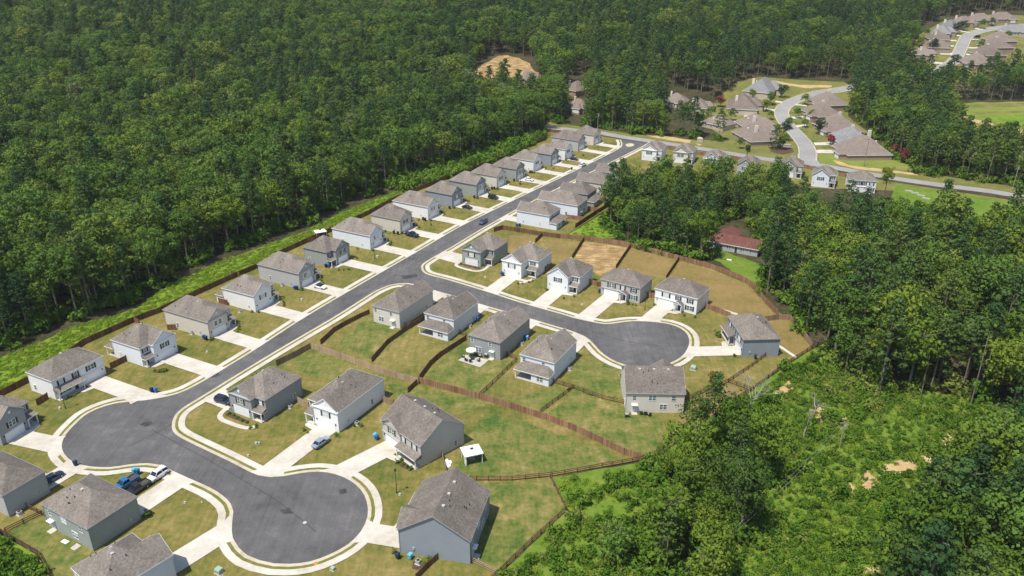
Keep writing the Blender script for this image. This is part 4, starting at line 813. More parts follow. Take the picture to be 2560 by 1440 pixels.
def make_vehicle(name, label, cat, pos, deg, typ, col, roof=None, group='parked cars'):
    """front towards +y of the thing"""
    root = thing(name, label, cat, (pos.x, pos.y, terr(pos.x, pos.y) + .165), R(deg) - math.pi / 2, group); mat = paint(col[0], col[1])
    S = dict(sedan=(4.75, .92, .62, .95, 1.43), suv=(4.85, .97, .72, 1.12, 1.78), pickup=(5.7, 1.0, .8, 1.18, 1.85), coupe=(4.6, .93, .6, .94, 1.38))[typ]
    L, hw, zs, zb, zt = S; l2 = L / 2
    def sec(y, w_, z0, z1):                                  # rounded body section
        return [(-w_ * .93, y, z0), (w_ * .93, y, z0), (w_, y, z0 + .12), (w_, y, z1 - .16), (w_ * .9, y, z1 - .02), (w_ * .5, y, z1 + .03), (-w_ * .5, y, z1 + .03), (-w_ * .9, y, z1 - .02), (-w_, y, z1 - .16), (-w_, y, z0 + .12)]
    b = MB()
    if typ == 'pickup':
        loft(b, [sec(l2, hw * .8, .45, zb - .18), sec(l2 - .25, hw * .96, .32, zb - .05), sec(l2 - 1.6, hw, .3, zb), sec(-l2 * .18, hw, .3, zb), sec(-l2 * .185, hw, .3, zb - .35), sec(-l2 + .1, hw * .98, .35, zb - .35), sec(-l2, hw * .93, .45, zb - .4)])
    else:
        loft(b, [sec(l2, hw * .74, .42, zb - .25), sec(l2 - .22, hw * .92, .3, zb - .14), sec(l2 - 1.15, hw, .26, zb - .04), sec(.3, hw, .25, zb), sec(-l2 + .9, hw, .26, zb + .02), sec(-l2 + .2, hw * .93, .3, zb - .02), sec(-l2, hw * .8, .42, zb - .18)])
    body = b.build('body', mat, root)
    for p in body.data.polygons: p.use_smooth = False
    fr, fb, rb, re = dict(sedan=(1.05, .35, -1.15, -1.85), coupe=(1.0, .25, -1.0, -1.95), suv=(1.25, .6, -1.85, -2.25), pickup=(1.35, .75, -.42, -.62))[typ]
    wb, wt = hw * .9, hw * .72; z0 = zb - .06
    g_ = MB(); k = [(-wb, fr, z0), (wb, fr, z0), (wb, re, z0), (-wb, re, z0), (-wt, fb, zt - .03), (wt, fb, zt - .03), (wt, rb, zt - .03), (-wt, rb, zt - .03)]
    for q in ((0, 1, 5, 4), (1, 2, 6, 5), (2, 3, 7, 6), (3, 0, 4, 7), (4, 5, 6, 7)): g_.face([k[i] for i in q])
    g_.build('cabin_glass', 'car_glass', root)
    rm = MB().box(-wt - .02, wt + .02, rb - .02, fb + .02, zt - .045, zt + .03)
    for sx in (-1, 1):
        for (y0, y1) in ((fr, fb), (re, rb)): rm.tube([(sx * wb, y0, z0), (sx * (wt + .0), y1, zt - .02)], .05, 5)
        ym = (fb + rb) / 2; rm.tube([(sx * (wb + .005), ym - .05, z0), (sx * (wt + .005), ym, zt - .02)], .055, 5)
    rp = rm.build('car_roof', roof or mat, root)
    if typ == 'suv':
        for sx in (-1, 1): link('roof_rail', box_mesh('roof_rail', 'black_metal', -.03, .03, -1.2, .4, .03, .09), rp, (sx * (wt - .1), 0, zt + .001))
    if typ == 'pickup':
        x = hw - .1; b = MB()
        MB().box(-hw, -x, -l2 + .02, -l2 * .19, zb - .36, zb + .0).box(x, hw, -l2 + .02, -l2 * .19, zb - .36, zb + .0).box(-x, x, -l2 + .01, -l2 + .1, zb - .36, zb - .01).build('bed_side', mat, root)
        MB().box(-x + .02, x - .02, -l2 + .14, -l2 * .2, zb - .34, zb - .3).build('bed_floor', 'cargo', root)
    wm, rmh = wheel_meshes()
    for sx in (-1, 1):
        for y in (l2 * .62, -l2 * .6):
            o = link('wheel', wm, root, (sx * (hw - .08), y, .33)); link('rim', rmh, o)
    hl = box_mesh('headlight', 'lamp_white', -.2, .2, -.06, .03, -.08, .08); tl = box_mesh('taillight', 'lamp_red', -.16, .16, -.03, .06, -.1, .1)
    for sx in (-1, 1): link('headlight', hl, root, (sx * hw * .62, l2 - .1, zb - .28)); link('taillight', tl, root, (sx * hw * .68, -l2 + .06, zb - .24))
    for sx in (-1, 1): link('mirror', box_mesh('mirror', 'black_metal', -.12, .12, -.06, .06, -.08, .08), root, (sx * (hw + .06), fr - .25, zb + .06))
    return root
NAVY, WHITE, BLACK, SILV, BLUE, STEEL = ('navy', (.010, .018, .05)), ('white', (.78, .78, .78)), ('black', (.012, .012, .014)), ('silverblue', (.22, .28, .34)), ('blue', (.01, .13, .32)), ('steel', (.06, .10, .15))
V = make_vehicle; D_ = -28
V('suv', 'navy suv partly hidden beside the dark grey corner house', 'car', at(559, 1007), -25, 'suv', NAVY)
V('sedan', 'silver-blue sedan on the long white house driveway', 'car', at(803, 1112), 59, 'sedan', SILV)
V('suv', 'large white suv parked by the pavement next to the blue pickup', 'car', at(396, 1194), -117, 'suv', WHITE, )
V('pickup_truck', 'bright blue pickup on the driveway of the grey-green house', 'pickup', at(316, 1216), -120, 'pickup', BLUE)
V('pickup_truck', 'black pickup with open bed beside the bright blue pickup', 'pickup', at(345, 1228), -120, 'pickup', BLACK)
V('sedan', 'dark blue car beside the beige-grey lower left house', 'car', at(133, 1201), 62, 'sedan', NAVY)
V('coupe', 'white car with black glass roof on the long grey house driveway', 'car', at(801, 721), -27, 'coupe', WHITE, 'car_glass')
V('pickup_truck', 'dark blue pickup on the driveway of a beige house', 'pickup', at(1030, 591), -30, 'pickup', NAVY)
V('sedan', 'black car on the driveway of the slate-grey house', 'car', at(1168, 522), -31, 'sedan', BLACK)
V('suv', 'black suv on the driveway above the black car', 'car', at(1233, 497), -31, 'suv', BLACK)
V('sedan', 'white sedan on a driveway in the upper left row', 'car', at(1323, 452), -32, 'sedan', WHITE)
V('sedan', 'black sedan on the topmost occupied driveway of the left row', 'car', at(1435, 401), -33, 'sedan', BLACK)
V('suv', 'white suv parked on the main street kerb', 'car', at(1456, 416), 57, 'suv', WHITE)
V('suv', 'blue-grey car driving along the main street', 'car', at(1208, 559), -118, 'suv', STEEL)
V('sedan', 'dark car in front of a garage at the inner side of the curved road', 'car', at(1865, 298), 80, 'sedan', BLACK)
V('van', 'white van beside the distant upper road', 'van', at(2438, 102), 175, 'suv', WHITE); V('suv', 'black suv beside the distant upper road, behind the white van', 'car', at(2442, 94), 175, 'suv', BLACK)

# ------------------------------------------------------------------ small things: bins, air-conditioners, lamps, poles
BINM = {}
def make_bin(label, px, py, col, rz=0, group='wheeled refuse bins'):
    if col not in BINM:
        b = MB(); loft(b, [[(-.24, -.26, .08), (.24, -.26, .08), (.24, .22, .08), (-.24, .22, .08)], [(-.31, -.36, 1.0), (.31, -.36, 1.0), (.31, .32, 1.0), (-.31, .32, 1.0)]])
        l_ = MB(); loft(l_, [[(-.33, -.4, 1.0), (.33, -.4, 1.0), (.33, .36, 1.0), (-.33, .36, 1.0)], [(-.28, -.33, 1.1), (.28, -.33, 1.1), (.28, .3, 1.1), (-.28, .3, 1.1)]]); l_.box(-.28, .28, .361, .44, .96, 1.02)
        BINM[col] = (b.mesh('wheeled_bin', col), l_.mesh('lid', col), MB().disc((0, 0), .12, -.04, .04, 10).mesh('wheel', 'rubber'))
    p = at(px, py); b, l_, wm = BINM[col]; o = link('wheeled_bin', b, None, (p.x, p.y, .16), R(rz)); tag(o, label, 'bin', group); o.scale = (1.15, 1.15, 1.12)
    link('lid', l_, o)
    for s in (-.28, .28):
        q = link('wheel', wm, o, (s, .26, .12)); q.rotation_euler.y = math.pi / 2
for l_, x, y, c in (('navy bin on the pavement of the wide bend', 380, 981, 'bin_navy'), ('light blue bin beside the navy one on the wide bend', 391, 982, 'bin_blue'), ('navy bin alone at the lower edge of the wide bend', 190, 1165, 'bin_navy'), ('light blue bin by the pavement next to the white suv', 337, 1184, 'bin_sky'), ('mid blue bin by the pavement next to the white suv', 346, 1186, 'bin_blue'),
    ('blue bin at the garage corner of the long beige house', 510, 848, 'bin_blue'), ('navy bin at the garage corner of the long beige house', 516, 851, 'bin_navy'), ('blue bin at the garage corner of the long grey house with the white car', 737, 724, 'bin_blue'), ('navy bin at the garage corner of the long grey house with the white car', 743, 725, 'bin_navy'), ('navy bin by the porch of the grey house opposite the side street', 815, 669, 'bin_navy'), ('second bin by the porch of the grey house opposite the side street', 822, 669, 'bin_blue'),
    ('light blue bin at the garage of the light beige-grey house', 938, 1096, 'bin_sky'), ('blue bin at the garage of the light beige-grey house', 942, 1100, 'bin_blue'), ('navy bin by the blue-grey gable wall', 995, 1397, 'bin_navy'), ('light blue bin by the blue-grey gable wall', 1026, 1398, 'bin_sky'), ('blue bin behind the first white patio house', 1194, 803, 'bin_blue'), ('blue bin on the shaded side of the grey umbrella house', 1311, 848, 'bin_blue'), ('light blue bin on the shaded side of the grey umbrella house', 1318, 850, 'bin_sky'),
    ('teal bin at the garage of the long-walk white house', 1254, 688, 'bin_blue'), ('navy bin beside the teal bin at the long-walk white house', 1258, 691, 'bin_navy'), ('dark bin beside the garage of the wide grey house', 1499, 733, 'bin_navy'), ('blue bin beside the first grove-side white house', 1292, 567, 'bin_blue'), ('navy bin beside the first grove-side white house', 1299, 567, 'bin_navy'),
    ('black bin by the beige house with the blue pickup, left one', 985, 585, 'bin_black'), ('black bin by the beige house with the blue pickup, right one', 995, 587, 'bin_black'), ('blue-grey bin by the long white house opposite the driving car', 1058, 551, 'bin_navy'), ('dark bin by the long white house opposite the driving car', 1063, 553, 'bin_black'), ('black bin at the garage of the slate-grey house', 1124, 523, 'bin_black'), ('black bin at the garage of the grey-green suv house', 1186, 496, 'bin_black'),
    ('black bin at the cream house, left of a pair', 1230, 474, 'bin_black'), ('black bin at the cream house, right of a pair', 1236, 474, 'bin_black'), ('black bin at the house with the white sedan', 1285, 454, 'bin_black'), ('black bin at the far white house, left of a pair', 1325, 433, 'bin_black'), ('black bin at the far white house, right of a pair', 1330, 433, 'bin_black'), ('black bin on the pavement of the far main street', 1429, 425, 'bin_black'), ('dark bin by the right-end grey house wall', 1888, 898, 'bin_navy')):
    make_bin(l_, x, y, c, -28)
def make_ac(label, px, py):
    p = at(px, py)
    if 'ac' not in _cache:
        b = MB().box(-.42, .42, -.42, .42, .05, .82); t = MB().disc((0, 0), .34, .821, .86, 14); s = MB().box(-.55, .55, -.55, .55, -.1, .05)
        _cache['ac'] = (b.mesh('air_conditioner', 'ac_grey'), t.mesh('fan_grille', 'dark'), s.mesh('base', 'concrete'))
    a, t, s = _cache['ac']; o = link('air_conditioner', a, None, (p.x, p.y, .08), R(-28)); tag(o, label, 'air conditioner', 'air conditioners beside houses'); link('fan_grille', t, o); link('base', s, o)
for l_, x, y in (('air conditioner beside the dark grey corner house wall', 726, 1020), ('air conditioner beside the long white house with the sedan', 893, 1062), ('air conditioner behind the beige-grey lower left house', 50, 1287), ('air conditioner by the blue-grey gable wall', 1046, 1409), ('air conditioner beside the long beige house', 481, 836), ('air conditioner beside the white rear-wing house', 601, 781), ('air conditioner beside the first white patio house', 1175, 818),
    ('air conditioner beside the grey umbrella house', 1305, 862), ('air conditioner beside the last white patio house', 1424, 925), ('air conditioner beside the pale grey blue-bin house', 706, 715), ('air conditioner beside the second grove-side white house', 1417, 545), ('air conditioner at the side of the light beige-grey house', 1107, 1120)): make_ac(l_, x, y)
def make_lamp(label, px, py, h=6.2):
    p = at(px, py)
    if 'lamp' not in _cache:
        b = MB().tube([(0, 0, -.2), (0, 0, .6), (0, 0, .62), (0, 0, h - .7)], [.14, .13, .075, .055], 8)
        c = MB(); loft(c, [[(-.13, -.13, h - .7), (.13, -.13, h - .7), (.13, .13, h - .7), (-.13, .13, h - .7)], [(-.24, -.24, h - .15), (.24, -.24, h - .15), (.24, .24, h - .15), (-.24, .24, h - .15)]])
        d = MB(); loft(d, [[(-.28, -.28, h - .149), (.28, -.28, h - .149), (.28, .28, h - .149), (-.28, .28, h - .149)], [(-.05, -.05, h + .15), (.05, -.05, h + .15), (.05, .05, h + .15), (-.05, .05, h + .15)]])
        _cache['lamp'] = (b.mesh('street_lamp', 'black_metal'), c.mesh('lantern', 'glass'), d.mesh('lamp_cap', 'black_metal'))
    a, c, d = _cache['lamp']; o = link('street_lamp', a, None, (p.x, p.y, 0)); tag(o, label, 'street lamp', 'black street lamps'); link('lantern', c, o); link('lamp_cap', d, o)
for l_, x, y in (('black street lamp on the lawn of the wide white house', 164, 1022), ('black street lamp on the lawn left of the blue-grey gable house', 992, 1233), ('black street lamp between the two wide houses by the round turning circle', 1612, 776), ('black street lamp in front of the long white house in the left row', 937, 648), ('black street lamp on the far left row lawn by the white sedan', 1302, 462), ('black street lamp by the last driveways near the junction', 1495, 376)): make_lamp(l_, x, y)
def make_pole(label, px, py, h, tilt=0, mat='pole_wood', arm=True, r=.16):
    p = at(px, py); o = MB().tube([(0, 0, -.5), (tilt * .5, 0, h * .5), (tilt, 0, h)], [r, r * .85, r * .65], 8).build('utility_pole', mat); o.location = (p.x, p.y, terr(p.x, p.y)); tag(o, label, 'utility pole', 'wooden utility poles')
    if arm: MB().box(tilt - 1.1, tilt + 1.1, -.06, .06, h - .5, h - .36).build('crossarm', mat, o); MB().disc((tilt + .35, .1), .22, h - 1.9, h - 1.0, 10).build('transformer', 'ac_grey', o)
    return o
make_pole('grey utility pole just outside the curved fence, left of the red-roofed house', 1749, 647, 10.5, 0, 'pole_wood', False); make_pole('bare grey pole at the edge of the woods, left of two', 2302, 990, 15, -.4, 'bark', False, .15); make_pole('tall bare grey pole at the edge of the woods, right of two', 2425, 1018, 20, -.3, 'bark', False, .16)
make_pole('leaning bare pole behind the tall grey pole', 2446, 985, 15, .5, 'grey_bark', False, .14); PW = make_pole('wooden pole standing in the middle of the meadow', 2099, 1118, 7, 0, 'pole_wood', True); make_pole('wooden utility pole at the junction of main street and cross road', 1493, 340, 13, 0, 'pole_wood', True); make_pole('dark utility pole in front of the long brown-roofed house', 2160, 416, 14, 0, 'bark', True); make_pole('utility pole beside the cross road at the right picture edge', 2530, 478, 12, 0, 'pole_wood', True)
a = PW.location + Vector((0, 0, 6.7)); b_ = Vector((*at(1700, 1530), 9.0))
for i, off in enumerate((-.5, .5)):
    pts = [(a + Vector((off, 0, 0))).lerp(b_ + Vector((off, 0, 0)), t / 14) - Vector((0, 0, 1.6 * (1 - (2 * t / 14 - 1) ** 2))) for t in range(15)]
    tag(MB().tube(pts, .012, 4).build('power_line', 'vent'), ('left' if i == 0 else 'right') + ' wire of the power line sagging down from the meadow pole', 'wire', 'power line wires')
def make_box(name, label, px, py, sx, sy, sz, mat, lidm=None, cat='utility box', rz=-28, group=None):
    p = at(px, py); b = MB(); loft(b, [[(-sx, -sy, 0), (sx, -sy, 0), (sx, sy, 0), (-sx, sy, 0)], [(-sx, -sy, sz * .8), (sx, -sy, sz * .8), (sx, sy, sz * .8), (-sx, sy, sz * .8)], [(-sx * .9, -sy * .7, sz), (sx * .9, -sy * .7, sz), (sx * .9, sy, sz), (-sx * .9, sy, sz)]])
    o = b.build(name, mat); o.location = (p.x, p.y, .05); o.rotation_euler.z = R(rz); tag(o, label, cat, group); MB().box(-sx * 1.2, sx * 1.2, -sy * 1.2, sy * 1.2, -.1, .035).build('base', 'concrete', o); return o
for l_, x, y, s in (('green transformer box on the lawn at the lower picture edge', 548, 1432, .65), ('green transformer box on the lawn right of the cream house', 1733, 924, .7), ('pale green utility box on the corner lawn, left of a small pair', 641, 1110, .3), ('small dark green utility box on the corner lawn, right of the pair', 648, 1109, .25), ('small utility box near the pavement of the corner lawn', 621, 1140, .22), ('small grey box on the lawn of the blue-white house', 518, 881, .25), ('small box on the lawn before the white car house', 755, 750, .3), ('white utility box by the lamp of the long white house', 944, 643, .4),
    ('small box on the lawn of the dark grey corner house', 1213, 695, .3), ('small box on the lawn before the straw plot white house', 1455, 763, .25), ('small green box by the lamp of the big turning circle', 1000, 1238, .25), ('small box beside the lamp of the wide white house', 150, 1022, .3), ('small box on the lawn above the lowest driveway', 463, 1258, .22), ('small box on the pale lawn near the pavement of the lower left', 505, 1256, .16), ('green box flush in the lawn below the big turning circle', 832, 1425, .4)):
    make_box('utility_box', l_, x, y, s, s * .8, s * 1.6, 'pad_green' if 'green' in l_ else 'ac_grey', group='utility boxes on the lawns')
# storm drain grates / orange patch on the kerb
p = at(790, 1410); tag(MB().disc((0, 0), .42, .0, .03, 14).build('drain_cover', 'orange'), 'rusty orange drain cover in the kerb of the big turning circle', 'drain cover').location = (p.x, p.y, .155)
p = at(762, 1307); o = MB().disc((0, 0), .4, .0, .02, 14).build('manhole_cover', 'vent'); tag(o, 'pale round manhole cover in the big turning circle', 'manhole cover'); o.location = (p.x, p.y, .062)

# garden gazebo, trampoline sheet, patio set, grills
def gazebo(label, px, py, deg, w_, d_, mat, h=2.6):
    p = at(px, py); root = thing('garden_gazebo', label, 'gazebo', (p.x, p.y, .03), R(deg)); b = MB(); a, c = w_ / 2, d_ / 2; e = h; t = h + .45
    for q in ([(-a, -c, e), (a, -c, e), (.5, .0, t), (-.5, .0, t)], [(a, -c, e), (a, c, e), (.5, .0, t)], [(a, c, e), (-a, c, e), (-.5, .0, t), (.5, .0, t)], [(-a, c, e), (-a, -c, e), (-.5, .0, t)], [(-a, -c, e), (-a, -c, e - .18), (a, -c, e - .18), (a, -c, e)], [(a, -c, e), (a, -c, e - .18), (a, c, e - .18), (a, c, e)], [(a, c, e), (a, c, e - .18), (-a, c, e - .18), (-a, c, e)], [(-a, c, e), (-a, c, e - .18), (-a, -c, e - .18), (-a, -c, e)]): b.face(q)
    r_ = b.build('canopy', mat, root); MB().box(-.35, .35, -.3, .3, t - .05, t + .12).build('vent', 'dark', r_)
    for x in (-a + .25, a - .25):
        for y in (-c + .25, c - .25): link('post', box_mesh('gpost', 'trim', -.07, .07, -.07, .07, 0, h), root, (x, y, 0)); 
    return root
gz = gazebo('white-roofed garden gazebo on posts behind the light beige-grey house', 1180, 1150, 20, 4.3, 3.8, 'canvas'); MB().box(-1.6, 1.7, .8, 1.3, .1, .8).build('bench', 'cushion', gz); MB().box(-.6, .6, -.5, .4, .1, .6).build('table', 'pole_wood', gz); MB().box(-1.95, -1.75, -1.75, -.7, .1, 2.3).build('curtain', 'canvas', gz)
gazebo('white canopy on dark posts in the corner yard behind the left row', 802, 592, 30, 4.2, 3.4, 'canvas', 2.4)
p = at(1120, 1160); o = MB().prism([(1.2, .1), (1.0, .7), (.3, .6), (.1, 1.2), (-.7, 1.0), (-.9, .2), (-1.2, -.4), (-.5, -.8), (-.1, -1.2), (.6, -.9), (.7, -.3)], .0, .16).prism([(.7, .1), (.3, .5), (-.4, .4), (-.5, -.3), (.2, -.5)], .161, .34); o = o.build('folded_cover', 'canvas'); o.location = (p.x, p.y, .02); o.scale = (.75, 1.35, 1.6); o.rotation_euler.z = R(10); tag(o, 'crumpled white cover lying on the grass beside the gazebo', 'cover')
for l_, x, y, q in (('pale stone slab on the grass below the white cover', 1134, 1182, 1), ('white slab leaning by the grey-green house rear', 163, 1355, 1.1), ('white satellite panel on the grass by the red-roofed house', 1823, 650, 1.2)):
    p = at(x, y); o = MB().box(-.9, .9, -.5, .5, 0, .12).build('paving_slab', 'canvas' if 'white' in l_ else 'concrete'); o.location = (p.x, p.y, .04); o.rotation_euler.z = R(-25); o.scale = (q * .75, q * .75, 1); tag(o, l_, 'slab')
p = at(1178, 893); um = thing('patio_umbrella', 'white round patio umbrella behind the grey house', 'umbrella', (p.x, p.y, .1)); b = MB(); n = 10
for i in range(n):
    a0, a1 = 6.2832 * i / n, 6.2832 * (i + 1) / n; b.face([(1.45 * math.cos(a0), 1.45 * math.sin(a0), 2.25), (1.45 * math.cos(a1), 1.45 * math.sin(a1), 2.25), (0, 0, 2.75)])
    b.face([(1.45 * math.cos(a0), 1.45 * math.sin(a0), 2.25), (1.45 * math.cos(a0), 1.45 * math.sin(a0), 2.1), (1.45 * math.cos(a1), 1.45 * math.sin(a1), 2.1), (1.45 * math.cos(a1), 1.45 * math.sin(a1), 2.25)])
b.build('canopy', 'canvas', um); MB().tube([(0, 0, 0), (0, 0, 2.7)], .04, 6).build('pole', 'dark', um)
p2 = at(1180, 899); tb = thing('patio_table', 'round dark table under the white umbrella', 'table', (p2.x, p2.y, .1)); MB().disc((0, 0), .65, .68, .73, 16).build('table_top', 'dark', tb); MB().disc((0, 0), .3, .0, .05, 10).tube([(0, 0, .05), (0, 0, .68)], .06, 6).build('pedestal', 'dark', tb)
def chair(label, x, y, rz, mat='dark', cm='cushion', sc_=1.0, group='dark patio chairs on the paved patio'):
    p = at(x, y); root = thing('patio_chair', label, 'chair', (p.x, p.y, .1), R(rz), group); root.scale = (sc_,) * 3
    MB().box(-.32, .32, -.3, .32, .32, .42).build('seat', mat, root); MB().box(-.32, .32, .3, .38, .3, .95).build('backrest', mat, root); MB().box(-.27, .27, -.26, .27, .421, .5).build('cushion', cm, root)
    for sx in (-.29, .29):
        MB().box(sx - .03, sx + .03, -.3, .3, .6, .65).build('armrest', mat, root)
        for yy in (-.27, .27): MB().box(sx - .03, sx + .03, yy - .03, yy + .03, 0, .6).build('leg', mat, root)
for i, (x, y, rz) in enumerate(((1158, 894, 100), (1166, 903, 150), (1176, 906, 180), (1196, 904, -120), (1200, 893, -80), (1190, 885, -20))):
    chair(('leftmost', 'lower left', 'lowest', 'lower right', 'rightmost', 'rear')[i] + ' dark chair around the umbrella table', x, y, rz, sc_=1.15)
for i, (x, y, rz) in enumerate(((1603, 1036, 170), (1613, 1037, 180), (1623, 1040, 200))): chair(('left', 'middle', 'right')[i] + ' pale patio chair at the rear wall of the cream house', x, y, rz, 'dark', 'canvas', 1.1, 'patio chairs behind the cream house')
def grill(label, x, y, rz=0):
    p = at(x, y); root = thing('barbecue_grill', label, 'grill', (p.x, p.y, .04), R(rz)); MB().box(-.45, .45, -.28, .28, .1, .8).build('cabinet', 'dark', root); b = MB(); b.box(-.45, .45, -.27, .27, .801, .95).box(-.42, .42, -.2, .2, .951, 1.12).build('lid', 'ac_grey', root); MB().box(-.75, -.46, -.25, .25, .78, .83).box(.46, .75, -.25, .25, .78, .83).build('side_shelf', 'dark', root)
grill('covered grill at the left end of the cream house rear wall', 1567, 1043); grill('dark grill beside the back door of the grey umbrella house', 1215, 893, -28); grill('small grill at the side of the light beige-grey house', 1110, 1126, 45)
p = at(2050, 396)
# entrance bed of the older estate
sheet('mulch_bed', [rough_poly(G(z5((1720, 1000), (1900, 990), (2040, 1020), (2050, 1070), (1900, 1105), (1740, 1060))), .4, 2)], 'mulch', .05)
p = at(*z5((1925, 1000))[0]); o = MB().box(-3.0, 3.0, -.35, .35, -.2, 1.3).build('estate_sign_wall', 'stone'); o.location = (p.x, p.y, .0); o.rotation_euler.z = R(-12); tag(o, 'low pale stone entrance wall in the bed at the curved road mouth', 'wall'); MB().box(-3.15, 3.15, -.45, .45, 1.3, 1.42).build('coping', 'concrete', o)
p = at(*z4((1010, 295))[0]); o = MB().box(-1.4, 1.4, -1.0, 1.0, -.2, 2.2).face([(-1.5, -1.1, 2.2), (1.5, -1.1, 2.2), (0, 0, 2.9)]).face([(1.5, -1.1, 2.2), (1.5, 1.1, 2.2), (0, 0, 2.9)]).face([(1.5, 1.1, 2.2), (-1.5, 1.1, 2.2), (0, 0, 2.9)]).face([(-1.5, 1.1, 2.2), (-1.5, -1.1, 2.2), (0, 0, 2.9)]).build('utility_hut', 'pale_brick'); o.location = (p.x, p.y, 0); tag(o, 'small pale hut on the orange bank beside the cross road', 'hut')
for i, (x, y) in enumerate(z6((1405, 1115), (1470, 1135), (1530, 1160), (1580, 1190))):
    p = at(x, y); o = MB().box(-1.5, 1.5, -.3, .3, 0, .5).build('silt_barrier', 'vent'); o.location = (p.x, p.y, .02); o.rotation_euler.z = R(-30); tag(o, ('first', 'second', 'third', 'fourth')[i] + ' pale barrier from the left in the grass field right of the grove', 'barrier', 'pale barriers in the grass field')

# ------------------------------------------------------------------ trees
def leaf_cloud(name, mat, seed, clumps, n_per, size, cr, flat=.75):
    r = random.Random(seed); v, f, nl = [], [], []; mid = Vector((0, 0, sum(c[2] for c in clumps) / len(clumps) - 1.5 * cr))
    for (cx, cy, cz, s) in clumps:
        for _ in range(n_per):
            while True:
                d = Vector((r.uniform(-1, 1), r.uniform(-1, 1), r.uniform(-.55, 1)))
                if .1 < d.length < 1 and d.z > -.35: break
            d.normalize(); rad = cr * s * (r.uniform(.5, 1) ** .4)
            p = Vector((cx, cy, cz)) + Vector((d.x * rad, d.y * rad, d.z * rad * flat))
            nrm = (d + Vector((r.gauss(0, .3), r.gauss(0, .3), r.gauss(.25, .3)))).normalized()
            u = nrm.orthogonal().normalized(); u.rotate(Matrix.Rotation(r.uniform(0, 6.28), 3, nrm)); q = nrm.cross(u); a = size * r.uniform(.6, 1.25) * .5; b = a * r.uniform(.55, .9)
            k = len(v); v += [tuple(p + u * a), tuple(p + q * b + nrm * a * .25), tuple(p - u * a), tuple(p - q * b + nrm * a * .25)]; f.append((k, k + 1, k + 2, k + 3))
            sn = (d * .95 + (p - mid).normalized() * .3 + nrm * .3).normalized(); nl += [tuple(sn)] * 4
    m = bpy.data.meshes.new(name); m.from_pydata(v, [], f); m.materials.append(M[mat]); m.update(); m.polygons.foreach_set('use_smooth', [True] * len(f)); m.normals_split_custom_set(nl); return m
def broad_crown(seed, H_, Rr, base, n=72, per=28, size=.66, mat='leaf'):
    r = random.Random(seed); cl = []
    lobes = [(r.uniform(-.5, .5) * Rr, r.uniform(-.5, .5) * Rr, base + (H_ - base) * r.uniform(.3, .8), r.uniform(.45, .7) * Rr) for _ in range(6)] + [(0, 0, base + (H_ - base) * .72, .7 * Rr)]
    for i in range(n):
        lx, ly, lz, lr = lobes[i % len(lobes)]
        d = Vector((r.gauss(0, 1), r.gauss(0, 1), r.gauss(.25, .8))).normalized(); t = r.uniform(.6, 1.05)
        cl.append((lx + d.x * lr * t, ly + d.y * lr * t, min(H_, max(base, lz + d.z * lr * t * .95)), r.uniform(.6, 1.25)))
    return leaf_cloud('crown', mat, seed, cl, per, size, Rr * .17 + .45, .7)
def pine_crown(seed, H_, Rr, base, n=54, per=24, size=.6, mat='needle'):
    r = random.Random(seed); cl = []
    for i in range(n):
        t = (i + r.random()) / n; z = base + (H_ - base) * t; rad = Rr * (.25 + .75 * math.sin(math.pi * min(1, .22 + .78 * (1 - t)) * .62)) * (1 - .75 * t ** 2.2)
        a = i * 2.4 + r.uniform(-.5, .5); k = r.uniform(.35, 1.0); cl.append((math.cos(a) * rad * k, math.sin(a) * rad * k, z + r.uniform(-.4, .4), r.uniform(.6, 1.1)))
    return leaf_cloud('crown', mat, seed, cl, per, size, Rr * .26, .42)
def trunk_mesh(seed, H_, r0, limbs=6, mat='bark', top=.85, reach=.18):
    r = random.Random(seed); b = MB(); bend = (r.uniform(-.3, .3), r.uniform(-.3, .3))
    ax = [(bend[0] * t * t * 2, bend[1] * t * t * 2, H_ * top * t - .4) for t in (0, .08, .35, .7, 1)]
    b.tube(ax, [r0 * 1.35, r0, r0 * .85, r0 * .55, r0 * .2], 6)
    for i in range(limbs):
        t = r.uniform(.45, .92); a = r.uniform(0, 6.28); L = H_ * reach * r.uniform(.6, 1.2); s = Vector((bend[0] * t * t * 2, bend[1] * t * t * 2, H_ * top * t)); e = s + Vector((math.cos(a) * L, math.sin(a) * L, L * .7))
        b.tube([s, s.lerp(e, .5) + Vector((0, 0, L * .06)), e], [r0 * .4, r0 * .28, r0 * .1], 5)
    return b.mesh('trunk', mat)
PROTO = []
for i in range(5): H_ = 15 + 1.3 * i; PROTO.append(('broadleaf_tree', broad_crown(10 + i, H_, (4.8, 6.2, 5.2, 6.8, 5.6)[i], H_ * (.24 + .05 * (i % 2))), trunk_mesh(30 + i, H_, .26), H_))
for i in range(4): H_ = 18 + 1.4 * i; PROTO.append(('pine_tree', pine_crown(50 + i, H_, (3.6, 4.4, 3.9, 4.8)[i], H_ * (.36 + .05 * (i % 2))), trunk_mesh(70 + i, H_, .22, 7, top=.95, reach=.1), H_))
for i in range(3): H_ = 15.5 + 1.2 * i; PROTO.append(('broadleaf_tree', broad_crown(110 + i, H_, (5.2, 6.2, 4.6)[i], H_ * .25, mat='leaf_fresh'), trunk_mesh(130 + i, H_, .25), H_))
def make_tree(kind, crown, trunk, label, x, y, rz, s, group, sz=1.0):
    root = thing(kind, label, 'tree', (x, y, terr(x, y)), rz, group); root.scale = (s, s, s * sz)
    c = link('crown', crown, root); t = link('trunk', trunk, root); return root
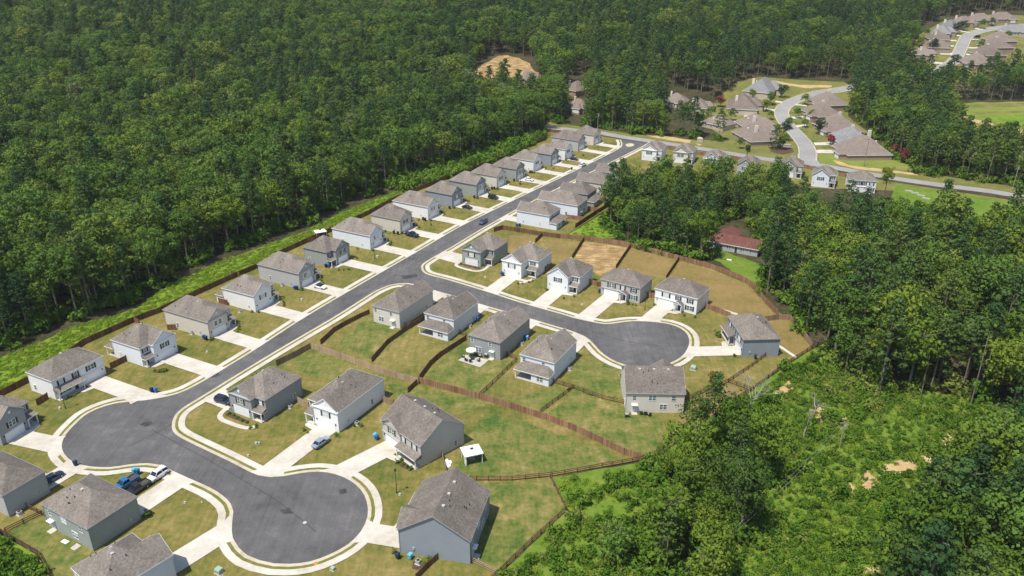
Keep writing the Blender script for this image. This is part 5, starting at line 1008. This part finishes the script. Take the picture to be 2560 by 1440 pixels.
CLEAR = [(x - 10, y - 14) for x, y in TREELINE] + [(1362, 322), (1367, 308), (1431, 315), (1500, 324), (1560, 331), (1650, 341), (1750, 350), (1800, 352), (1808, 345), (1810, 320), (1765, 330), (1750, 310), (1795, 240), (1840, 205), (1895, 192), (2000, 198), (2112, 203), (2135, 222), (2128, 262), (2128, 285), (2172, 330), (2232, 395), (2292, 432), (2350, 442), (2450, 455), (2600, 478), (2750, 500), (2750, 660), (2500, 640), (2420, 635), (2300, 618), (2240, 600),
         (2170, 605), (2120, 600), (2030, 572), (1950, 514), (1880, 505), (1800, 499), (1700, 499), (1640, 492), (1595, 488), (1560, 498), (1530, 540), (1520, 588), (1580, 608), (1690, 640), (1765, 655), (1772, 612), (1765, 575), (1800, 552), (1860, 560), (1910, 605), (1912, 690), (1890, 708), (1955, 775), (1995, 805), (2045, 868), (2065, 892), (2130, 962), (2200, 985), (2330, 985), (2480, 1010), (2530, 1090), (2460, 1180), (2370, 1260), (2290, 1340), (2240, 1500), (2230, 1900), (-400, 1900)]
GROVE = [(1655, 1150), (1715, 1095), (1790, 1085), (1850, 1120), (1905, 1170), (1920, 1240), (1880, 1340), (1800, 1450), (1760, 1720), (1580, 1720), (1620, 1440), (1640, 1300)]
HOLES = [[(1172, 178), (1222, 140), (1265, 130), (1325, 147), (1350, 188), (1348, 256), (1305, 264), (1268, 236), (1238, 262), (1185, 250)], [(2330, 262), (2450, 255), (2750, 245), (2750, 418), (2450, 406), (2402, 398), (2385, 365), (2355, 310)],
         [(2270, 160), (2285, 108), (2298, 66), (2362, 42), (2480, 26), (2650, 32), (2650, 150), (2545, 195), (2450, 228), (2330, 225), (2235, 222), (2240, 195)], [(1652, 226), (1725, 226), (1775, 250), (1800, 336), (1730, 336), (1655, 334)], [(1755, 296), (1830, 296), (1832, 349), (1758, 347)], [(1416, 194), (1468, 194), (1474, 318), (1412, 318)], [(375, 118), (415, 112), (420, 145), (385, 142)], [(1295, 180), (1345, 180), (1345, 225), (1295, 225)]]
def wild(px, py):
    if inside((px, py), GROVE): return 2
    if inside((px, py), CLEAR): return 0
    for h in HOLES:
        if inside((px, py), h): return 0
    return 1
rt = random.Random(77); cand = []; y = 95.0
while y < 905:
    st = 6.2 if y < 330 else (6.9 if y < 520 else 7.6); hx = y * .66 + 40; x = -hx + rt.uniform(0, st)
    while x < hx:
        X, Y = x + rt.uniform(-1.9, 1.9), y + rt.uniform(-1.9, 1.9); z = terr(X, Y); px, py = proj(X, Y, z)
        if -260 < px < 2820 and py < 1720:
            wl_ = wild(px, py)
            if wl_ and not (wl_ == 2 and rt.random() < .25): cand.append((X, Y, px, py, wl_))
        x += st
    y += st * .88
def zone(px, py, wl_):
    if wl_ == 2: return 'in the dense clump between back yard fence and meadow', 'trees in the clump beside the meadow'
    if px > 2180 and py > 950: return 'in the woods at the lower right picture corner', 'trees of the lower right woods'
    if px > 1880 and py > 540: return 'in the woods right of the curved board fence', 'trees of the right-hand woods'
    if px > 1480 and py > 440 and py < 700 and px < 2000: return 'in the grove between straw plot and cross road houses', 'trees of the middle grove'
    if px > 1900: return 'in the woods right of the older estate road', 'trees beyond the older estate'
    if px > 1360: return 'in the woods along the far side of the cross road', 'trees beyond the cross road'
    return 'in the woods behind the left house row', 'trees of the left-hand woods'
def pick(X, Y, px, py, wl_):
    f = .5 + .5 * math.sin(X * .021 + 1.3) * math.cos(Y * .017 + .4); q = rt.random()
    pine = q < (.12 if wl_ == 2 else (.25 + .4 * f if px < 1400 else .5 if py > 330 else .72))
    if (wl_ == 2 and q > .3) or q > .91 or (px > 2150 and py > 900 and q > .7): return rt.randrange(9, 12)
    return rt.randrange(5, 9) if pine else rt.randrange(0, 5)
cand = [(c, pick(*c), rt.uniform(0, 6.28), min(1.45, max(.55, rt.gauss(1.0, .2)))) for c in cand]
def edge_score(c):
    X, Y, px, py, wl_ = c[0]; z = math.hypot(Y, CAM_H); e = 1.0
    for dx, dy in ((0, 34), (-22, 22), (22, 22)):
        if not wild(px + dx, py + dy): e = 1.6; break
    if not (-60 < px < 2620 and py < 1560): e *= .2
    return -e * c[3] / z
cand.sort(key=edge_score)
first = {}
used = set()
for c in cand[:288]:
    (X, Y, px, py, wl_), k, rz, s = c; kind, crown, trunk, H_ = PROTO[k]; zn, gp = zone(px, py, wl_)
    if wl_ == 2: s *= .72
    if 1560 < px < 2250 and 480 < py < 640: s = min(s, .86)
    lab = ('bright fresh green broadleaf tree ' if k >= 9 else 'tall dark pine ' if k >= 5 else 'leafy green broadleaf tree ') + zn
    if k in first: dup(first[k], (X, Y, terr(X, Y)), rz, lab, gp, (s, s, s))
    else: first[k] = make_tree(kind, crown, trunk, lab, X, Y, rz, s, gp)
rest = cand[288:]
def scatter(name, pts, protos, label, cat):
    """one object of stuff: points that carry copies of the given objects' meshes"""
    me = bpy.data.meshes.new(name); me.from_pydata([p[0] for p in pts], [], [])
    for an, ty, j in (('kind', 'INT', 1), ('turn', 'FLOAT', 2), ('size', 'FLOAT', 3)):
        at_ = me.attributes.new(an, ty, 'POINT'); at_.data.foreach_set('value', [p[j] for p in pts])
    o = link(name, me); o['kind'] = 'stuff'; o['label'] = label; o['category'] = cat
    ng = bpy.data.node_groups.new(name, 'GeometryNodeTree'); ng.interface.new_socket('Geometry', in_out='INPUT', socket_type='NodeSocketGeometry'); ng.interface.new_socket('Geometry', in_out='OUTPUT', socket_type='NodeSocketGeometry')
    N = ng.nodes; gi = N.new('NodeGroupInput'); go = N.new('NodeGroupOutput'); out = N.new('GeometryNodeJoinGeometry')
    def attr(n_, t): a = N.new('GeometryNodeInputNamedAttribute'); a.data_type = t; a.inputs[0].default_value = n_; return a.outputs[0]
    kk, tt, ss = attr('kind', 'INT'), attr('turn', 'FLOAT'), attr('size', 'FLOAT'); cx = N.new('ShaderNodeCombineXYZ'); ng.links.new(tt, cx.inputs[2])
    for i, objs in enumerate(protos):
        cmp_ = N.new('FunctionNodeCompare'); cmp_.data_type = 'INT'; cmp_.operation = 'EQUAL'; ng.links.new(kk, cmp_.inputs[2]); cmp_.inputs[3].default_value = i
        for ob in objs:
            oi = N.new('GeometryNodeObjectInfo'); oi.inputs['Object'].default_value = ob; oi.transform_space = 'ORIGINAL'
            ip = N.new('GeometryNodeInstanceOnPoints'); ng.links.new(gi.outputs[0], ip.inputs['Points']); ng.links.new(cmp_.outputs[0], ip.inputs['Selection']); ng.links.new(oi.outputs['Geometry'], ip.inputs['Instance'])
            er = N.new('FunctionNodeEulerToRotation'); ng.links.new(cx.outputs[0], er.inputs[0]); ng.links.new(er.outputs[0], ip.inputs['Rotation']); ng.links.new(ss, ip.inputs['Scale']); ng.links.new(ip.outputs[0], out.inputs[0])
    ng.links.new(out.outputs[0], go.inputs[0]); md = o.modifiers.new('scatter', 'NODES'); md.node_group = ng; return o
protos = [[ch for ch in first[k].children] for k in range(12)]
scatter('forest', [((c[0][0], c[0][1], terr(c[0][0], c[0][1])), c[1], c[2], c[3] * (.72 if c[0][4] == 2 else .86 if 1560 < c[0][2] < 2250 and 480 < c[0][3] < 640 else 1)) for c in rest], protos, 'wooded hillside and woods all around the estate', 'forest')
# trees that stand out
def special(kind, label, px, py, seed, H_, Rr, mat, base=.3, pine=False, group=None, trunkm='bark', n=60):
    p = at(px, py); cm = pine_crown(seed, H_, Rr, H_ * base, n, 18, .6, mat) if pine else broad_crown(seed, H_, Rr, H_ * base, n, 18, .6, mat); return make_tree(kind, cm, trunk_mesh(seed, H_, .2, 6, trunkm), label, p.x, p.y, seed, 1, group)
for a_ in (('broadleaf_tree', 'silvery pale green tree standing out in the left-hand woods', 310, 640, 201, 20, 5.2, 'leaf_silver'), ('broadleaf_tree', 'lime green tree in the middle grove, left of its centre', 1655, 520, 202, 15, 3.6, 'leaf_lime'), ('broadleaf_tree', 'yellow-green tree at the right edge of the grove, beside the white four-window house', 2207, 505, 203, 17, 3.2, 'leaf_lime'), ('broadleaf_tree', 'small yellow-green tree in the left-hand woods near its front edge', 560, 430, 204, 16, 3.0, 'leaf_lime'),
    ('crape_myrtle', 'crimson crape myrtle between the houses left of the curved road', 1800, 268, 205, 6.5, 3.2, 'leaf_crimson'), ('crape_myrtle', 'crimson crape myrtle before the houses right of the curved road', 2075, 362, 206, 5, 2.4, 'leaf_crimson'), ('crape_myrtle', 'left crimson crape myrtle at the edge of the right woods', 2236, 390, 207, 6, 2.8, 'leaf_crimson'), ('crape_myrtle', 'right and larger crimson crape myrtle at the edge of the right woods', 2266, 408, 208, 7, 3.2, 'leaf_crimson'),
    ('shade_tree', 'round dark tree at the front of the large brown-roofed house', 2044, 336, 209, 9, 3.9, 'leaf_dark', .2), ('shade_tree', 'upper round dark tree beside the entrance conifer', 1955, 352, 210, 11, 3.9, 'leaf_dark', .35), ('conifer', 'dark pointed conifer at the entrance bed of the curved road', 1937, 372, 211, 13, 4.2, 'needle', .06, True), ('shade_tree', 'narrow dark tree right of the entrance conifer', 1955, 374, 212, 10, 3, 'leaf', .12), ('shade_tree', 'dark tree at the corner of the slate grey roofed house', 1955, 245, 213, 9, 3.6, 'leaf_dark', .15),
    ('shade_tree', 'round tree before the slate grey roofed house', 1925, 262, 214, 8, 3.3, 'leaf', .25), ('shade_tree', 'small round tree before the house with the dark car', 1915, 278, 215, 7, 3.2, 'leaf', .25), ('shade_tree', 'large round dark tree at the foot of the distant upper road', 2385, 168, 216, 9, 4.2, 'leaf_dark', .15), ('shade_tree', 'lower dark tree left of the distant upper road', 2330, 132, 217, 11, 4.2, 'leaf_dark', .15), ('shade_tree', 'left one of two round trees at the distant road bend', 2389, 86, 218, 9, 4, 'leaf_dark', .15), ('shade_tree', 'right one of two round trees at the distant road bend', 2407, 76, 219, 8, 3.8, 'leaf_dark', .15),
    ('sapling', 'slim tree on the lawn strip right of the cross road house row', 1867, 392, 220, 7, 1.4, 'leaf', .15), ('sapling', 'thin small tree on a lawn right of the curved road', 2010, 318, 221, 4.5, 1.6, 'leaf', .3), ('broadleaf_tree', 'rusty brown dying tree in front of the rail fences right of the cream house', 1780, 985, 222, 6, 1.7, 'leaf_rust', .35, False, None, 'grey_bark', 16), ('broadleaf_tree', 'bluish grey-green leafy tree in the brush left of the meadow clump', 1540, 1400, 223, 9, 4.2, 'leaf', .1)):
    special(*a_)
est = None
for i, (x, y) in enumerate(((1778, 292), (1826, 303), (1925, 300), (1995, 296), (2012, 262), (1968, 322), (1838, 262), (1880, 250), (1722, 300), (1752, 312), (2025, 300), (1848, 372), (2300, 118), (2318, 92), (2356, 62), (2452, 72), (2478, 66), (2520, 100), (2505, 150), (2450, 122))):
    p = at(x, y); lab = 'small round garden tree between the houses of the ' + ('older estate' if y > 200 else 'distant upper road'); s = rt.uniform(.75, 1.15)
    if est is None: est = make_tree('garden_tree', broad_crown(401, 6.5, 2.9, 1.4, 40, 18, .6), trunk_mesh(402, 6.5, .14), lab, p.x, p.y, 0, s, 'garden trees of the older estate')
    else: dup(est, (p.x, p.y, terr(p.x, p.y)), i * 1.3, lab, None, (s, s, s))
def bare_tree(label, px, py, H_, seed, spread=.35):
    r = random.Random(seed); b = MB()
    def grow(p, d, L, rad, k):
        e = p + d * L; b.tube([p, p.lerp(e, .5) + Vector((r.uniform(-.1, .1), r.uniform(-.1, .1), 0)) * L, e], [rad, rad * .8, rad * .55], 5)
        if k:
            for _ in range(2 + (r.random() < .5)): grow(e, (d + Vector((r.uniform(-1, 1), r.uniform(-1, 1), r.uniform(-.2, .5))) * spread * 1.6).normalized(), L * r.uniform(.55, .8), rad * .55, k - 1)
    grow(Vector((0, 0, -.3)), Vector((.05, 0, 1)), H_ * .42, .26, 4); p = at(px, py); o = b.build('dead_tree', 'grey_bark'); o.location = (p.x, p.y, 0); tag(o, label, 'dead tree', 'leafless dead trees')
bare_tree('leafless grey forked tree between the clump and the meadow rail fence', 1850, 1118, 19, 3, .4); bare_tree('thin leafless tree with drooping twigs in the upper meadow', 2035, 1035, 5, 9, .7); bare_tree('leafless grey tree at the edge of the clump, thin and leaning', 1815, 1050, 9, 12, .3); bare_tree('slender dead tree at the left woods edge behind the pale grass', 2010, 1095, 8, 21, .3)
# brush, tall grass, shrubs
def bush_mesh(seed, Rr, h, n=16, per=16, size=.42, mat='bush'):
    r = random.Random(seed); cl = [(r.gauss(0, .42) * Rr, r.gauss(0, .42) * Rr, h * r.uniform(.2, .85), r.uniform(.7, 1.2)) for _ in range(n)]; return leaf_cloud('bush', mat, seed, cl, per, size, Rr * .38, .8)
S_ = [bush_mesh(300 + i, 1.3, 1.5 + .3 * i) for i in range(3)] + [bush_mesh(310 + i, 1.25, .5, 14, 16, .34, 'tallgrass') for i in range(2)]
pos = [at(1395, 1385), at(1480, 1345), at(1560, 1250), at(600, 690), at(470, 745)]; SB = []
for i, m_ in enumerate(S_):
    p = pos[i]; o = link('wild_shrub' if i < 3 else 'grass_tussock', m_, None, (p.x, p.y, 0)); tag(o, ['low green wild shrub beside the rail fence at the lower edge', 'mid green wild shrub in the brush near the lower edge', 'tall green wild shrub left of the meadow clump', 'bright tall grass tussock behind the long rear fence, upper one', 'bright tall grass tussock behind the long rear fence, lower one'][i], 'shrub' if i < 3 else 'grass'); SB.append([o])
def fill(poly, step, jit, zone_fn, holes=()):
    W_ = G(poly); x0, x1, y0, y1 = min(p.x for p in W_), max(p.x for p in W_), min(p.y for p in W_), max(p.y for p in W_); out = []; y = y0
    while y < y1:
        x = x0
        while x < x1:
            X, Y = x + rt.uniform(-jit, jit), y + rt.uniform(-jit, jit)
            if inside((X, Y), W_) and not any(inside((X, Y), h) for h in holes): out += zone_fn(X, Y)
            x += step
        y += step
    return out
soil_w = [[c_ + (q - c_) * 1.0 for q in W_] for W_ in [G(p) for p in SOILS] for c_ in [sum(W_, Vector((0, 0))) / len(W_)]]
def brushz(X, Y):
    px, py = proj(X, Y, 0); f = .5 + .5 * math.sin(X * .19) * math.cos(Y * .23 + 1) ; near = px < 1660
    if rt.random() < .12 * (1 - f): return []
    if near and rt.random() < .25: return []
    big = rt.random() < (.07 if not near else .2); s = rt.uniform(.4, .75) * (.75 + .45 * f) * (1.9 if big else 1)
    if any(inside((X, Y), h) for h in soil_w) and rt.random() < .86: return []
    return [((X, Y, -.1), rt.choice((0, 1, 2) if big else (0, 1, 2, 3, 4, 3, 4)), rt.uniform(0, 6.28), s)]
P1 = fill([(1420, 1290), (1480, 1225), (1605, 1165), (1650, 1150), (1790, 1052), (1902, 972), (1965, 930), (2035, 885), (2060, 870), (2140, 955), (2330, 985), (2480, 1010), (2560, 1090), (2700, 1600), (1215, 1600), (1262, 1440)], 1.1, .5, brushz)
P1 += fill([(-200, 1285), (0, 1345), (90, 1398), (118, 1450), (120, 1560), (-200, 1560)], 1.5, .6, lambda X, Y: [((X, Y, -.1), rt.choice((0, 1, 2)), rt.uniform(0, 6.28), rt.uniform(.6, 1.2))])
P1 += fill([(1395, 1200), (1600, 1160), (1480, 1225), (1422, 1275)], 1.6, .7, lambda X, Y: [((X, Y, -.1), rt.choice((3, 4, 3, 4, 1)), rt.uniform(0, 6.28), rt.uniform(.5, 1.0))] if rt.random() < .6 else [])
P1 += fill([(960, 470), (1090, 405), (1180, 380), (1260, 360), (1350, 335), (1368, 335), (1330, 365), (1260, 395), (1180, 425), (1090, 455), (1010, 480)], 2.2, 1, lambda X, Y: [((X, Y, -.2), rt.choice((0, 1, 2)), rt.uniform(0, 6.28), rt.uniform(1.2, 2.6))])
P1 += fill([(2240, 520), (2300, 510), (2420, 555), (2480, 560), (2600, 545), (2600, 590), (2300, 550)], 2.4, 1, lambda X, Y: [((X, Y, -.2), rt.choice((0, 1, 2, 3)), rt.uniform(0, 6.28), rt.uniform(.8, 1.6))] if rt.random() < .7 else [])
scatter('brush', P1, SB, 'rough green brush and wild shrubs over the meadow', 'brush')
GS = fill([(-250, 1105), (-70, 1024)] + [(x - 3, y - 5) for x, y in FENCE_REAR] + [(1368, 335)] + TREELINE[::-1], 1.25, .6, lambda X, Y: [((X, Y, -.12), rt.choice((3, 4)), rt.uniform(0, 6.28), rt.uniform(.5, 1.0))] if rt.random() < .7 else [])
GS += fill([(1440, 574), (1535, 516), (1570, 520), (1560, 590), (1480, 603), (1400, 597)], 1.5, .6, lambda X, Y: [((X, Y, -.1), rt.choice((3, 4)), rt.uniform(0, 6.28), rt.uniform(.4, .8))] if rt.random() < .5 else [])
UG = []
for c in cand:
    X, Y, px, py, wl_ = c[0]
    if Y < 520 and (not wild(px + 20, py + 26) or not wild(px - 10, py + 34) or wl_ == 2 or rt.random() < .3):
        for _ in range(3): a, b = X + rt.uniform(-3, 3), Y + rt.uniform(-3, 3); UG.append(((a, b, terr(a, b) - .2), rt.choice((0, 1, 2)), rt.uniform(0, 6.28), rt.uniform(1.0, 2.7)))
scatter('undergrowth', UG, SB, 'shady undergrowth below the trees at the edges of the woods', 'undergrowth')
scatter('tall_grass', GS, SB, 'bright tall grass along the rear fence of the left house row', 'grass')
# garden shrubs
gb = [bush_mesh(330 + i, .42, .6, 9, 14, .2, 'leaf') for i in range(2)]
def shrubs(label, pts, s=1.0):
    for i, (x, y) in enumerate(pts):
        p = at(x, y); o = link('garden_shrub', gb[i % 2], None, (p.x, p.y, .03), i * 1.7); o.scale = (s * rt.uniform(.8, 1.25),) * 3; tag(o, label, 'shrub', 'small garden shrubs at the houses')
shrubs('small round shrub in the mulch bed of the dark grey corner house', k4((690, 860), (730, 880), (780, 905), (830, 930), (870, 948)), 1.1); shrubs('shrub beside the front step of the dark grey mulch-bed house', k4((905, 1005), (955, 985), (965, 1005)), 1.2)
shrubs('small shrub in the bed of the dark grey corner house on the side street', z1((2090, 1070), (2150, 1085), (2210, 1100), (2280, 1120), (2340, 1130), (2400, 1115))); shrubs('shrub in the bed before the blue-white house porch', k1((1545, 590), (1580, 605), (1625, 600), (1670, 590)), 1.3); shrubs('shrub before the porch of the light beige-grey house', k5((610, 310), (645, 290), (680, 330), (720, 355), (740, 375)), 1.3)
shrubs('dark shrub by the garage corner of the long beige house', k8((510, 1165), (525, 1155), (790, 1060), (800, 1030), (770, 1085)), 1.3); shrubs('dark shrub by the garage of the white rear-wing house', k8((920, 885), (980, 890), (1215, 760), (1245, 790), (1240, 820), (1230, 745)), 1.4); shrubs('shrub beside the long grey house with the white car', k8((1420, 665), (1580, 550), (1610, 570), (1640, 590)), 1.4); shrubs('dark shrub by the porch of the grey house opposite the side street', k8((1790, 465), (1830, 465), (1890, 462), (1975, 350)), 1.2)
shrubs('dark shrub by the corners of the long white lamp house', z1((920, 895), (1155, 790), (1150, 820), (720, 870)), 1.4); shrubs('dark round shrub by the beige pickup house', z1((1305, 665), (1460, 550), (1490, 560), (1540, 590), (1080, 640)), 1.5); shrubs('dark shrub around the long white house opposite the driving car', z1((1690, 495), (1830, 390), (1870, 410), (1700, 550), (1525, 485)), 1.4); shrubs('dark shrub before the slate-grey house', z1((2000, 325), (2140, 230), (2190, 240), (1830, 300)), 1.4)
shrubs('dark shrub at a far house of the left row', z2((285, 1050), (430, 990), (555, 930), (680, 870), (700, 850), (820, 820), (860, 865), (1045, 710), (1140, 640), (1190, 650), (1300, 655), (1270, 615), (1470, 530), (1560, 480), (1390, 560), (1690, 480)), 1.4)
shrubs('small shrub in the curved bed of the long-walk white house', z3((1040, 1010), (1090, 1015), (1190, 1000), (1240, 975)), 1.1); shrubs('shrub at the corners of the straw plot white house', z3((1425, 1105), (1640, 1215), (1790, 1190)), 1.3); shrubs('shrub before the wide grey house', k7((520, 325), (560, 335), (600, 340), (250, 215)), 1.2); shrubs('shrub before the wide white house by the round turning circle', k7((1080, 440), (1180, 460), (785, 335)), 1.3); shrubs('dark shrub near the grey house at the right end', k7((1410, 630), (1420, 655), (1590, 850)), 1.8)
shrubs('shrub around the blue-grey gable house', k5((580, 1205), (870, 1330), (940, 1290)), 1.3); shrubs('shrub by the long white house with the sedan', k4((1445, 1030), (1470, 1055), (1770, 1085), (1950, 985), (2010, 985)), 1.2); shrubs('shrub around the grey-green lower left house', k2((1470, 850), (1490, 835)), 1.8)
lime = bush_mesh(340, .6, .7, 8, 12, .25, 'leaf_lime'); p = at(178, 995)
for i, (x, y) in enumerate(k1((690, 860), (735, 845))): p = at(x, y); o = link('garden_shrub', lime, None, (p.x, p.y, .03)); tag(o, 'yellow-green low shrub before the wide white house porch, ' + ('left' if i == 0 else 'right') + ' one', 'shrub', 'yellow shrubs at the wide white house')

# haze: thin even summer air over the whole scene
hz = MB().box(-1400, 1400, -70, 1320, -2.0, 135.0)
hm = bpy.data.materials.new('haze'); hm.use_nodes = True; hn = hm.node_tree; hn.nodes.clear()
ho = hn.nodes.new('ShaderNodeOutputMaterial'); hv = hn.nodes.new('ShaderNodeVolumePrincipled'); hv.inputs['Color'].default_value = (.86, .92, 1, 1); hv.inputs['Density'].default_value = .00005; hn.links.new(hv.outputs[0], ho.inputs['Volume'])
ho_ = hz.build('haze', hm); ho_['kind'] = 'stuff'
